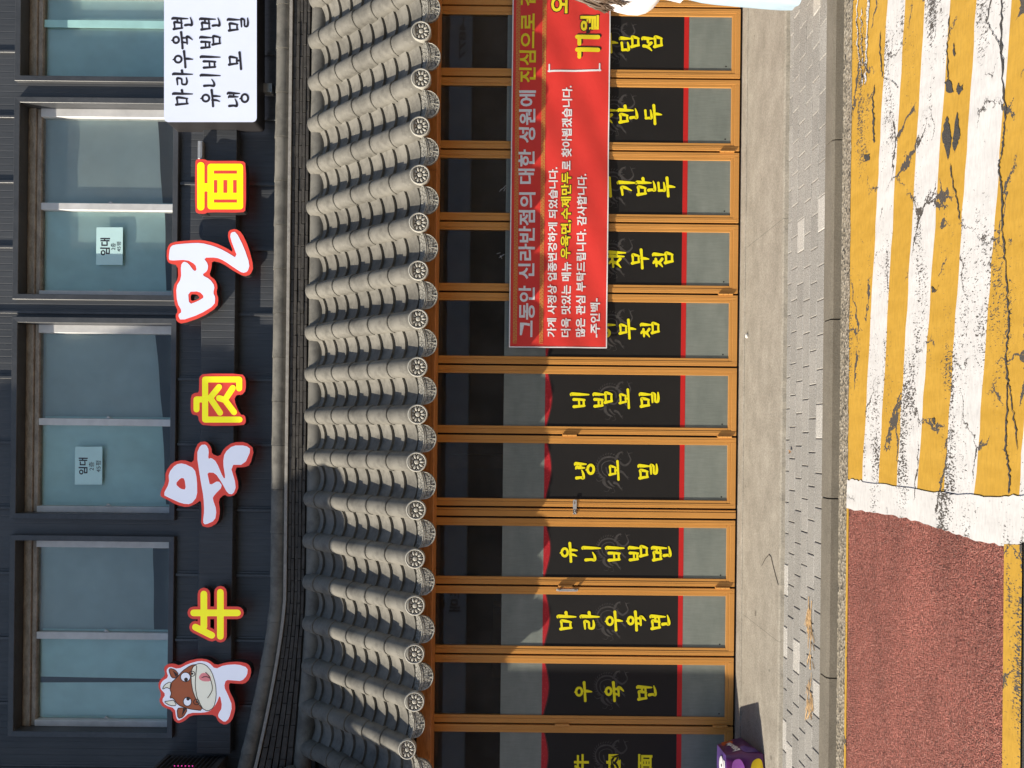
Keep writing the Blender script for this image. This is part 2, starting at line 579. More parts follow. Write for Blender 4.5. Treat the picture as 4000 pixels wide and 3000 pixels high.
def stroke(pts, w, Y=0.0, bm=None, taper=None, yf=None, smooth=2, side=None):
    """brush or pen stroke as a flat ribbon with round ends; w full width (or list)"""
    p = [Vector(q) for q in pts]
    n = len(p)
    ws = list(w) if hasattr(w, '__len__') else [w] * n
    if smooth and n > 2:
        q, qw = [], []
        for i in range(n - 1):
            p0, p1, p2, p3 = p[max(0, i - 1)], p[i], p[i + 1], p[min(n - 1, i + 2)]
            for k in range(5):
                t = k / 5
                q.append(.5 * ((2 * p1) + (p2 - p0) * t + (2 * p0 - 5 * p1 + 4 * p2 - p3) * t * t + (3 * p1 - p0 - 3 * p2 + p3) * t ** 3))
                qw.append(ws[i] * (1 - t) + ws[i + 1] * t)
        q.append(p[-1])
        qw.append(ws[-1])
        p, ws = q, qw
        n = len(p)
    L, Rr = [], []
    for i in range(n):
        d = (p[min(n - 1, i + 1)] - p[max(0, i - 1)])
        d = d.normalized() if d.length > 1e-9 else Vector((1, 0))
        nn = Vector((-d.y, d.x)) * ws[i] / 2
        L.append(p[i] + nn)
        Rr.append(p[i] - nn)

    def cap(c, a, b, k=6):
        va = a - c
        out = []
        for i in range(1, k):
            an = -math.pi * i / k
            out.append(c + Vector((va.x * math.cos(an) - va.y * math.sin(an), va.x * math.sin(an) + va.y * math.cos(an))))
        return out
    loop_end = cap(p[-1], L[-1], Rr[-1])
    loop_start = cap(p[0], Rr[0], L[0])
    ff = yf if yf else (lambda X, Z: Y)
    mk_v = lambda q: bm.verts.new((q.x, ff(q.x, q.y), q.y))
    vl = [mk_v(q) for q in L]
    vr = [mk_v(q) for q in Rr]
    ve = [mk_v(q) for q in loop_end]
    vs = [mk_v(q) for q in loop_start]
    fs = []
    for i in range(n - 1):
        fs.append((vl[i], vl[i + 1], vr[i + 1], vr[i]))
    fs.append([vl[-1]] + ve + [vr[-1]])
    fs.append([vr[0]] + vs + [vl[0]])
    for f in fs:
        try:
            ff_ = bm.faces.new(f)
            ff_.normal_update()
            if ff_.normal.y > 0:
                ff_.normal_flip()
        except ValueError:
            pass
    if side is not None:
        ring = vl + ve + vr[::-1] + vs
        bk = [bm.verts.new((v.co.x, side, v.co.z)) for v in ring]
        m = len(ring)
        for i in range(m):
            try:
                bm.faces.new((ring[i], ring[(i + 1) % m], bk[(i + 1) % m], bk[i]))
            except ValueError:
                pass


# ---- type set from the built-in font
_TX = {}


def text2d(s, off=0.0):
    k = (s, off)
    if k in _TX:
        return _TX[k]
    c = bpy.data.curves.new('type', 'FONT')
    c.body = s
    c.size = 1
    c.offset = off
    c.resolution_u = 3
    o = bpy.data.objects.new('type', c)
    COL.objects.link(o)
    dg = bpy.context.evaluated_depsgraph_get()
    me = bpy.data.meshes.new_from_object(o.evaluated_get(dg))
    vs = [(v.co.x, v.co.y) for v in me.vertices]
    fs = [tuple(p.vertices) for p in me.polygons]
    bpy.data.objects.remove(o)
    bpy.data.curves.remove(c)
    bpy.data.meshes.remove(me)
    _TX[k] = (vs, fs)
    return _TX[k]


def put_text(bm, s, X0, X1, Z0, Z1, yf, off=0.0, ref=None, mirror=False):
    vs, fs = text2d(s, off)
    rv = text2d(s, ref)[0] if ref is not None else vs
    ax0, ax1 = min(v[0] for v in rv), max(v[0] for v in rv)
    az0, az1 = min(v[1] for v in rv), max(v[1] for v in rv)
    out = []
    for x, z in vs:
        t = (x - ax0) / (ax1 - ax0)
        X = X0 + t * (X1 - X0)
        Z = Z0 + (z - az0) / (az1 - az0) * (Z1 - Z0)
        out.append(bm.verts.new((X, yf(X, Z), Z)))
    for f in fs:
        try:
            g = bm.faces.new([out[i] for i in f])
            g.normal_update()
            if g.normal.y > 0 and not mirror:
                g.normal_flip()
        except ValueError:
            pass


def text_px(bm, s, xa, xb, ya, yb, Y, off=0.0, yf=None, ref=None):
    """text filling photo box: xa..xb top..bottom of letters, ya (start) .. yb (end) along the line"""
    a = W(xa, ya, Y)
    b = W(xb, ya, Y)
    e = W(xb, yb, Y)
    put_text(bm, s, b[0], e[0], b[2], a[2], yf or (lambda X, Z: Y), off, ref)


# ---- brush Hangul
CHO = "ㄱㄲㄴㄷㄸㄹㅁㅂㅃㅅㅆㅇㅈㅉㅊㅋㅌㅍㅎ"
JUNG = "ㅏㅐㅑㅒㅓㅔㅕㅖㅗㅘㅙㅚㅛㅜㅝㅞㅟㅠㅡㅢㅣ"
JONG = " ㄱㄲㄳㄴㄵㄶㄷㄹㄺㄻㄼㄽㄾㄿㅀㅁㅂㅄㅅㅆㅇㅈㅊㅋㅌㅍㅎ"


def cons(c, x0, y0, x1, y1):
    w, h = x1 - x0, y1 - y0
    p = lambda a, b: (x0 + a * w, y0 + b * h)
    if c == 'ㄱ':
        return [([p(0, .92), p(.55, .98), p(.95, 1.0), p(.9, .6), p(.55, .0)], [.7, .8, 1.1, 1, .35])]
    if c == 'ㄴ':
        return [([p(.02, 1.05), p(.08, .5), p(.05, .12), p(.5, .12), p(1.0, .34)], [1.1, .9, 1.1, .85, .4])]
    if c == 'ㄷ':
        return [([p(.0, .9), p(.5, .96), p(1.0, 1.02)], [.7, .8, .9]), ([p(.05, .92), p(.08, .4), p(.1, .08), p(.5, .06), p(1.05, .2)], [.9, .9, 1.1, .85, .5])]
    if c == 'ㄹ':
        return [([p(0, .95), p(.6, 1.0), p(.95, .98), p(.85, .6), p(.5, .55), p(.1, .5), p(.08, .15), p(.5, .05), p(1.05, .12)], [.6, .8, 1, .8, .7, .8, .9, .9, .5])]
    if c == 'ㅁ':
        return [([p(-.04, 1.08), p(.06, .5), p(.12, -.04)], [1.1, .9, .7]), ([p(.02, .95), p(.6, 1.0), p(1.0, 1.0), p(.96, .5), p(.85, .0)], [.7, .75, 1.1, .95, .6]), ([p(.12, .04), p(.5, .08), p(.88, .08)], [.8, .75, .6])]
    if c == 'ㅂ':
        return [([p(-.02, 1.08), p(.04, .5), p(.1, -.02)], [1.1, .9, .8]), ([p(.9, 1.1), p(.9, .5), p(.85, -.02)], [1.1, .9, .8]), ([p(.08, .52), p(.5, .55), p(.88, .57)], [.7, .7, .6]), ([p(.1, .04), p(.5, .06), p(.85, .08)], [.8, .75, .7])]
    if c == 'ㅅ':
        return [([p(.58, 1.08), p(.5, .7), p(.3, .35), p(-.05, .0)], [1.1, 1, .8, .35]), ([p(.45, .62), p(.72, .35), p(1.0, .08)], [.7, .9, 1.0])]
    if c == 'ㅇ':
        return [([(x0 + w * (.5 + .47 * math.cos(t)), y0 + h * (.5 + .47 * math.sin(t))) for t in [math.pi / 2 + 2 * math.pi * k / 12 for k in range(13)]], [.9] * 13), ([p(.42, 1.2), p(.5, 1.0)], [.5, .9])]
    if c == 'ㅈ':
        return [([p(.02, .88), p(.5, .92), p(.98, 1.0)], [.7, .8, .9])] + cons('ㅅ', x0, y0, x1, y0 + h * .85)
    if c == 'ㅊ':
        return [([p(.45, 1.22), p(.62, 1.10)], [.7, 1.0])] + cons('ㅈ', x0, y0, x1, y0 + h * .92)
    return []


def syllable(ch):
    n = ord(ch) - 0xAC00
    c, v, f = CHO[n // 588], JUNG[(n % 588) // 28], JONG[n % 28]
    out = []
    vs = lambda x, t, b: ([(x - .07, t + .03), (x + .01, t - .03), (x, (t + b) / 2), (x - .01, b)], [.5, 1.25, 1.0, .45])
    hb = lambda x0, y, x1: ([(x0, y - .035), ((x0 + x1) / 2, y), (x1, y + .05)], [1.0, .85, 1.1])
    if v in "ㅏㅐㅑㅓㅔㅕㅣ":
        if f == ' ':
            cb, (t, b) = (.04, .26, .50, .80), (1.0, .0)
        else:
            cb, (t, b) = (.06, .54, .50, .94), (1.04, .44)
        if f == 'ㄴ':
            b = .24
        if v in "ㅐ":
            out.append(vs(.66, t - .06, b + .08))
            out.append(vs(.88, t, b))
            out.append(([(.66, (t + b) / 2), (.88, (t + b) / 2 + .02)], [.7, .7]))
            cb = (cb[0] - .02, cb[1], cb[2] + .02, cb[3])
        else:
            x = .76
            out.append(vs(x, t, b))
            m = (t + b) / 2
            if v == 'ㅏ':
                out.append(([(x, m + .02), (x + .24, m + .06)], [.9, 1.1]))
            if v == 'ㅓ':
                out.append(([(x - .22, m), (x, m + .03)], [.9, .8]))
            if v == 'ㅕ':
                out.append(([(x - .24, m + .14), (x, m + .17)], [.8, .7]))
                out.append(([(x - .24, m - .06), (x, m - .03)], [.8, .7]))
        out += cons(c, *cb)
        if f != ' ':
            out += cons(f, .30, .0, .84, .36)
    else:
        if f == ' ':
            out += cons(c, .26, .56, .74, .94)
            y = .40
            out.append(hb(-.04, y, 1.04))
            if v == 'ㅗ':
                out.append(([(.52, .58), (.5, y)], [1, .8]))
            if v == 'ㅜ':
                out.append(([(.54, y), (.53, .2), (.5, -.02)], [1.1, 1.0, .4]))
            if v == 'ㅠ':
                out.append(([(.38, y), (.36, .2), (.28, .02)], [1.1, .9, .4]))
                out.append(([(.64, y), (.64, .2), (.62, .0)], [1.1, .9, .5]))
        else:
            out += cons(c, .30, .70, .74, 1.02)
            y = .55
            out.append(hb(-.04, y, 1.04))
            if v == 'ㅠ':
                out.append(([(.38, y), (.34, .36)], [1, .7]))
                out.append(([(.66, y), (.66, .36)], [1, .7]))
            if v == 'ㅗ':
                out.append(([(.52, .7), (.5, y)], [1, .8]))
            if v == 'ㅜ':
                out.append(([(.52, y), (.5, .36)], [1, .8]))
            out += cons(f, .26, .0, .76, .30)
    return out


def brush(bm, ch, X0, X1, Z0, Z1, Y, w=.098):
    k = 0
    w = w * 1.1
    for pts, ws in syllable(ch):
        q = [(X0 + a * (X1 - X0), Z0 + b * (Z1 - Z0)) for a, b in pts]
        stroke(q, [w * x * (Z1 - Z0) for x in ws], Y - .00015 * k, bm)
        k += 1


def brush_px(bm, ch, xa, xb, yc, wid, Y, w=.098):
    """one brush syllable: top xa, bottom xb, centre yc, width wid (photo px)"""
    a = W(xa, yc, Y)
    b = W(xb, yc, Y)
    hw = wid / 2 * Y / F
    brush(bm, ch, b[0] - hw, b[0] + hw, b[2], a[2], Y, w)


def sheet(name, pts, z, mat, kind='structure'):
    bm = bmesh.new()
    vs = [bm.verts.new((p[0], p[1], z)) for p in pts]
    f = bm.faces.new(vs)
    f.normal_update()
    if f.normal.z < 0:
        f.normal_flip()
    bmesh.ops.triangulate(bm, faces=bm.faces)
    o = raw(name, bm, mat)
    if kind:
        o['kind'] = kind
    return o


# ================================================================ GROUND
ZR, ZA = -0.055, 0.03
Y_DOOR = 5.87
# road base
sheet("road", [(-60, -60), (60, -60), (60, 4.36), (-60, 4.36)], ZR - .004, MT['asphalt'])
sheet("ground", [(-80, 4.3), (80, 4.3), (80, 90), (-80, 90)], ZR - .03, MT['asphalt'])
# gutter strip of exposed aggregate
gy0, gy1 = G(3314, 1700, ZR)[1], G(3281, 1700, ZR)[1]
bm = bmesh.new()
xs = [-9 + i * .06 for i in range(301)]
top = [bm.verts.new((x, gy1 + .02, ZR + .002)) for x in xs]
bot = [bm.verts.new((x, gy0 + random.uniform(-.004, .004), ZR + .002)) for x in xs]
for i in range(300):
    bm.faces.new((bot[i], bot[i + 1], top[i + 1], top[i]))
tag(raw("gutter", bm, MT['aggregate']), kind='structure')
# kerb stones
ky0 = gy1
ky1 = G(3214, 1700, 0)[1]
kj = [G(3265, y, -.02)[0] for y in (548, 1245, 1965, 2650)]
kst = kj[0] - kj[1]
bm = bmesh.new()
x = kj[1] - 9 * kst
for i in range(18):
    a, b_ = x + .004, x + kst - .004
    # chamfered profile, slightly rough front
    prof = [(ky0, ZR - .03), (ky0 + .004, -.012), (ky0 + .014, .002), (ky1, .003), (ky1, -.08)]
    la = [bm.verts.new((a, p[0], p[1])) for p in prof]
    lb = [bm.verts.new((b_, p[0], p[1])) for p in prof]
    for j in range(4):
        bm.faces.new((la[j], lb[j], lb[j + 1], la[j + 1]))
    bm.faces.new(la)
    bm.faces.new(lb[::-1])
    x += kst
tag(done("kerb", bm, MT['kerb']), kind='structure')
# pavers
py0, py1 = ky1 + .004, G(3060, 1700, 0)[1]
rows = 6
rh = (py1 - py0) / rows
bm = bmesh.new()
tone = bm.loops.layers.float_color.new("tone")
pl = .2
for r in range(rows):
    off = (r % 2) * .1 + r * .018
    for i in range(-24, 30):
        a = i * pl + off
        t = random.uniform(.88, 1.06)
        if random.random() < .07:
            t = 1.5
        if random.random() < .02:
            t = .84
        g = .0022
        z = random.uniform(-.0012, .0012)
        c = .004
        o0 = [(a + g, py0 + r * rh + g), (a + pl - g, py0 + r * rh + g), (a + pl - g, py0 + (r + 1) * rh - g), (a + g, py0 + (r + 1) * rh - g)]
        inn = [(o0[0][0] + c, o0[0][1] + c), (o0[1][0] - c, o0[1][1] + c), (o0[2][0] - c, o0[2][1] - c), (o0[3][0] + c, o0[3][1] - c)]
        lo = [bm.verts.new((p[0], p[1], -.02)) for p in o0]
        md = [bm.verts.new((p[0], p[1], z - .0035)) for p in o0]
        up = [bm.verts.new((p[0], p[1], z)) for p in inn]
        fs = [bm.faces.new(up)]
        for j in range(4):
            k = (j + 1) % 4
            fs.append(bm.faces.new((md[j], md[k], up[k], up[j])))
            fs.append(bm.faces.new((lo[j], lo[k], md[k], md[j])))
        for f in fs:
            for l in f.loops:
                l[tone] = (t, t, t * .985, 1)
tag(done("pavement", bm, MT['paver']), kind='structure')
sheet("pavement_bed", [(-9, py0 - .004), (9, py0 - .004), (9, py1 + .01), (-9, py1 + .01)], -.006, MT['joint'])
# concrete apron in front of the doors, slightly raised, slabs with a hairline joint
ay0 = G(3050, 1700, ZA)[1]
bm = bmesh.new()
n = 60
for (xa, xb) in ((-6.0, -1.32), (-1.318, 1.42), (1.422, 6.0)):
    fr, ft, bk_, bl = [], [], [], []
    for i in range(n + 1):
        x = xa + (xb - xa) * i / n
        e = random.uniform(-.003, .003)
        bl.append(bm.verts.new((x, ay0 - .012 + e, -.01)))
        fr.append(bm.verts.new((x, ay0 - .004 + e, ZA - .008)))
        ft.append(bm.verts.new((x, ay0 + .008 + e, ZA)))
        bk_.append(bm.verts.new((x, 6.6, ZA)))
    for i in range(n):
        bm.faces.new((bl[i], bl[i + 1], fr[i + 1], fr[i]))
        bm.faces.new((fr[i], fr[i + 1], ft[i + 1], ft[i]))
        bm.faces.new((ft[i], ft[i + 1], bk_[i + 1], bk_[i]))
tag(done("concrete_apron", bm, MT['apron']), kind='structure')
# threshold strip against the doors
ty = G(2906, 1700, ZA)[1]
bm = bmesh.new()
box(bm, -6, 6, ty, 6.0, ZA - .02, ZA + .008)
tag(done("threshold", bm, MT['apron'], bev=.004), kind='structure')

# ---- road paint: striped hump, lines skewed to the kerb
bnd0 = [3318, 3467, 3535, 3614, 3711, 3814, 3950, 4100]
bnd1 = [3298, 3367, 3432, 3503, 3586, 3690, 3810, 3985]
L0 = [G(a, 0, ZR) for a in bnd0]
L1 = [G(a, 1880, ZR) for a in bnd1]


def on_line(i, X):
    a, b = L0[i], L1[i]
    t = (X - b[0]) / (a[0] - b[0])
    return b[1] + (a[1] - b[1]) * t


xe = G(3600, 1905, ZR)[0] - .075


def ragged(i, Xs, amp):
    return [(X, on_line(i, X) + random.uniform(-amp, amp)) for X in Xs]


Xs = [xe + (7.0 - xe) * k / 90 for k in range(91)]
edges = [ragged(i, Xs, .005) for i in range(8)]
edges[0] = [(X, gy0 + .004) for X in Xs]
for i in range(7):
    c = 'paint_yellow' if i % 2 == 0 else 'paint_white'
    pts = edges[i] + edges[i + 1][::-1]
    bm = bmesh.new()
    va = [bm.verts.new((p[0], p[1], ZR)) for p in edges[i]]
    vb = [bm.verts.new((p[0], p[1], ZR)) for p in edges[i + 1]]
    for k in range(90):
        f = bm.faces.new((va[k], va[k + 1], vb[k + 1], vb[k]))
    o = done("road_marking", bm, MT[c])
    if o.data.polygons[0].normal.z < 0:
        o.data.flip_normals()
    tag(o, kind='structure')
# nearest white and yellow stripes beyond the frame's lower edge
for j, c in ((0, 'paint_white'), (1, 'paint_yellow')):
    w0, w1 = .0 + j * .22, .22 + j * .22
    pts = [(p[0], p[1] - w0) for p in edges[7]] + [(p[0], p[1] - w1) for p in edges[7][::-1]]
    sheet("road_marking", pts, ZR, MT[c])
# white border across the end of the hump
wb_u = [(3312, 1873), (3372, 1880), (3560, 1908), (3743, 1933), (3880, 1938), (4010, 1936), (4300, 1960)]
wb_l = [(3309, 1989), (3430, 2004), (3544, 2025), (3680, 2068), (3797, 2107), (3942, 2134), (4010, 2118), (4300, 2140)]


def rag_px(pts, amp=5, sub=8):
    out = []
    for a, b in zip(pts[:-1], pts[1:]):
        for k in range(sub):
            t = k / sub
            out.append((a[0] + (b[0] - a[0]) * t, a[1] + (b[1] - a[1]) * t + random.uniform(-amp, amp)))
    out.append(pts[-1])
    return out


up_, lo_ = rag_px(wb_u), rag_px(wb_l)
sheet("road_marking", [G(a, b, ZR) for a, b in up_] + [G(a, b, ZR) for a, b in lo_[::-1]], ZR + .0042, MT['paint_white'])
# red surfacing left of it
rl = [G(a, b - 12, ZR) for a, b in lo_]
rl = [p for p in rl if p[1] > G(3932, 2130, ZR)[1]]
yr = G(3932, 2300, ZR)[1]
rp = [(p[0], p[1]) for p in rl] + [(rl[-1][0], yr), (-9, yr - .02), (-9, gy0 - .003), (rl[0][0], gy0 - .003)]
sheet("road_surface", rp, ZR + .001, MT['red_road'])
ye = G(3311, 2500, ZR)[1]
sheet("road_marking", [(xe - .02, gy0 + .003), (-9, gy0 + .003), (-9, ye), (xe - .02, ye - .004)], ZR + .004, MT['paint_yellow'])
yb0, yb1 = yr + .01, G(3995, 2400, ZR)[1]
sheet("road_marking", [(G(3960, 2133, ZR)[0], yb0), (-9, yb0 - .03), (-9, yb1 - .03), (G(3960, 2120, ZR)[0], yb1)], ZR + .005, MT['paint_yellow'])

# cracks and bare patches worn through the paint
def crack(pts, w0, w1, z, mat, sub=9):
    c = []
    for a, b in zip(pts[:-1], pts[1:]):
        for k in range(sub):
            t = k / sub
            c.append((a[0] + (b[0] - a[0]) * t + random.gauss(0, 2.2), a[1] + (b[1] - a[1]) * t))
    c.append(pts[-1])
    n_ = len(c)
    L_, R_ = [], []
    for i, (x, y) in enumerate(c):
        w = random.uniform(w0, w1) * (1 if 0 < i < n_ - 1 else .1)
        L_.append(G(x - w, y, ZR))
        R_.append(G(x + w, y, ZR))
    bm = bmesh.new()
    va = [bm.verts.new((p[0], p[1], z)) for p in L_]
    vb = [bm.verts.new((p[0], p[1], z)) for p in R_]
    for i in range(n_ - 1):
        bm.faces.new((va[i], va[i + 1], vb[i + 1], vb[i]))
    o_ = done("road_crack", bm, mat)
    if o_.data.polygons[0].normal.z < 0:
        o_.data.flip_normals()
    tag(o_, kind='structure')


crack([(3918, -60), (3912, 140), (3922, 330), (3930, 450), (3922, 520), (3918, 600), (3902, 650), (3914, 720), (3918, 900), (3930, 1020), (3938, 1160), (3946, 1260), (3932, 1380), (3938, 1490), (3934, 1640), (3930, 1760), (3946, 1830), (3944, 1930)], 1.2, 4.6, ZR + .0035, MT['asphalt'])
crack([(3938, 1490), (3952, 1560), (3968, 1660), (3978, 1760)], 1.0, 3.4, ZR + .0035, MT['asphalt'])
crack([(3880, -40), (3860, 90), (3905, 170), (3925, 250)], .8, 2.4, ZR + .0035, MT['asphalt'])
crack([(3712, 60), (3702, 200), (3706, 300), (3698, 340)], .8, 2.6, ZR + .0035, MT['asphalt'])
crack([(3712, 640), (3726, 720), (3744, 790), (3752, 860)], .8, 3.0, ZR + .0035, MT['asphalt'])
crack([(3440, 120), (3442, 250), (3450, 300), (3468, 312), (3488, 316), (3512, 345)], .8, 2.6, ZR + .0035, MT['asphalt'])
crack([(3418, 330), (3410, 420), (3414, 500), (3416, 560)], 1.0, 4.0, ZR + .0035, MT['asphalt'])
for pts in ([(3694, 322), (3706, 312), (3716, 320), (3722, 346), (3728, 360), (3712, 364), (3698, 358)], [(3736, 350), (3744, 322), (3752, 340), (3764, 330), (3762, 352), (3750, 372), (3740, 362)],
            [(3692, 470), (3704, 455), (3712, 500), (3722, 540), (3712, 600), (3704, 630), (3692, 570), (3682, 540)], [(3726, 530), (3740, 440), (3748, 480), (3752, 530), (3744, 560), (3730, 600), (3722, 570)],
            [(3726, 170), (3732, 195), (3732, 225), (3724, 205)], [(3640, 1118), (3656, 1130), (3652, 1142), (3664, 1128), (3668, 1110), (3660, 1138), (3644, 1146)],
            [(3650, 1630), (3656, 1650), (3652, 1660), (3640, 1640)], [(3378, 605), (3400, 603), (3398, 628), (3380, 630)]):
    rp_ = []
    for (x0_, y0_), (x1_, y1_) in zip(pts, pts[1:] + pts[:1]):
        for k in range(4):
            t = k / 4
            rp_.append((x0_ + (x1_ - x0_) * t + random.gauss(0, 1.6), y0_ + (y1_ - y0_) * t + random.gauss(0, 1.6)))
    sheet("road_patch", [G(a_, b_, ZR) for a_, b_ in rp_], ZR + .003, MT['asphalt'])
# thin white drag of paint left on the first yellow band
for c_, w_ in (([(3352, -50), (3350, 80), (3356, 200), (3372, 335)], 3.0), ([(3392, -50), (3390, 120), (3386, 250), (3380, 335)], 5.0), ([(3366, 30), (3368, 150), (3372, 260)], 2.2)):
    crack(c_, w_ * .3, w_, ZR + .0045, MT['paint_white'])

# ================================================================ UPPER STOREY
YW = 6.5
bld = tag(empty("building", (0, YW, 0)), "dark grey metal clad upper storey with four wide windows above the tiled roof", "building")
wins_px = [(-472, 318), (380, 1172), (1240, 2030), (2093, 2882)]
TZ0, TZ1 = 4.600, 5.985          # trim outer bottom / top
YT = 6.455                       # trim front
wins = [(W(370, b, YT)[0], W(370, a, YT)[0]) for a, b in wins_px]      # X left, X right
ZW0, ZW1, XW0, XW1 = 2.4, 8.2, -4.6, 6.4
bm = bmesh.new()
spans = sorted(wins)
xs_ = [XW0]
for a, b in spans:
    xs_ += [a + .02, b - .02]
xs_.append(XW1)
for i in range(len(xs_) - 1):
    a, b = xs_[i], xs_[i + 1]
    parts = [(ZW0, ZW1)] if i % 2 == 0 else [(ZW0, TZ0 + .02), (TZ1 - .02, ZW1)]
    for z0, z1 in parts:
        vs = [bm.verts.new(p) for p in ((a, YW, z0), (b, YW, z0), (b, YW, z1), (a, YW, z1))]
        bm.faces.new(vs)
# back and top so that the storey is solid
for vs in (((XW0, YW, ZW1), (XW1, YW, ZW1), (XW1, 11, ZW1), (XW0, 11, ZW1)), ((XW0, YW, ZW0), (XW0, YW, ZW1), (XW0, 11, ZW1), (XW0, 11, ZW0)),
           ((XW1, YW, ZW0), (XW1, 11, ZW0), (XW1, 11, ZW1), (XW1, YW, ZW1)), ((XW0, 11, -.1), (XW0, 11, ZW1), (XW1, 11, ZW1), (XW1, 11, -.1))):
    bm.faces.new([bm.verts.new(v) for v in vs])
raw("wall", bm, MT['clad'], bld)
# standing seams
sx0 = W(400, 716, YW)[0]
sp = W(400, 462, YW)[0] - sx0
bm = bmesh.new()
for k in range(-11, 9):
    x = sx0 + k * sp
    inw = any(a - .01 < x < b + .01 for a, b in wins)
    for z0, z1 in ([(ZW0, TZ0 - .004), (TZ1 + .004, ZW1)] if inw else [(ZW0, ZW1)]):
        box(bm, x - .011, x + .011, YW - .022, YW + .004, z0, z1)
        box(bm, x + .011, x + .030, YW - .006, YW + .004, z0, z1)
done("wall_seam", bm, MT['trim'], bld, bev=.002)
# sign raceway band
rz0, rz1 = W(913, 1700, 6.41)[2], W(781, 1700, 6.41)[2]
bm = bmesh.new()
xr0 = W(850, 2945, 6.41)[0]
box(bm, xr0, 6.2, 6.41, YW - .001, rz0, rz1)
done("sign_raceway", bm, MT['clad'], bld, bev=.004)
# storey below: dark room behind the folding doors
bm = bmesh.new()
for vs in (((-4.6, 8.6, -.05), (6.4, 8.6, -.05), (6.4, 8.6, 3.0), (-4.6, 8.6, 3.0)), ((-4.6, 5.99, 2.6), (-4.6, 8.6, 2.6), (6.4, 8.6, 2.6), (6.4, 5.99, 2.6)),
           ((-4.6, 5.9, 0), (-4.6, 8.6, 0), (-4.6, 8.6, 3), (-4.6, 5.9, 3)), ((6.4, 5.9, 0), (6.4, 8.6, 0), (6.4, 8.6, 3), (6.4, 5.9, 3))):
    bm.faces.new([bm.verts.new(v) for v in vs])
raw("interior_shell", bm, MT['interior'], bld)
bm = bmesh.new()
box(bm, -4.6, 6.4, 5.99, 8.6, -.03, .04)
done("interior_floor", bm, MT['interior_floor'], bld)
# pieces of furniture just seen in the dark room
bm = bmesh.new()
for (x, z, w_, h_, y) in ((-1.4, .04, .5, 1.5, 7.2), (-.3, .04, .12, 2.3, 6.9), (.9, .04, .9, .8, 7.5), (2.2, .04, .6, 1.6, 7.9), (-2.4, .04, .7, 1.9, 7.6)):
    box(bm, x, x + w_, y, y + .3, z, z + h_)
done("interior_cabinet", bm, MT['interior_floor'], bld)

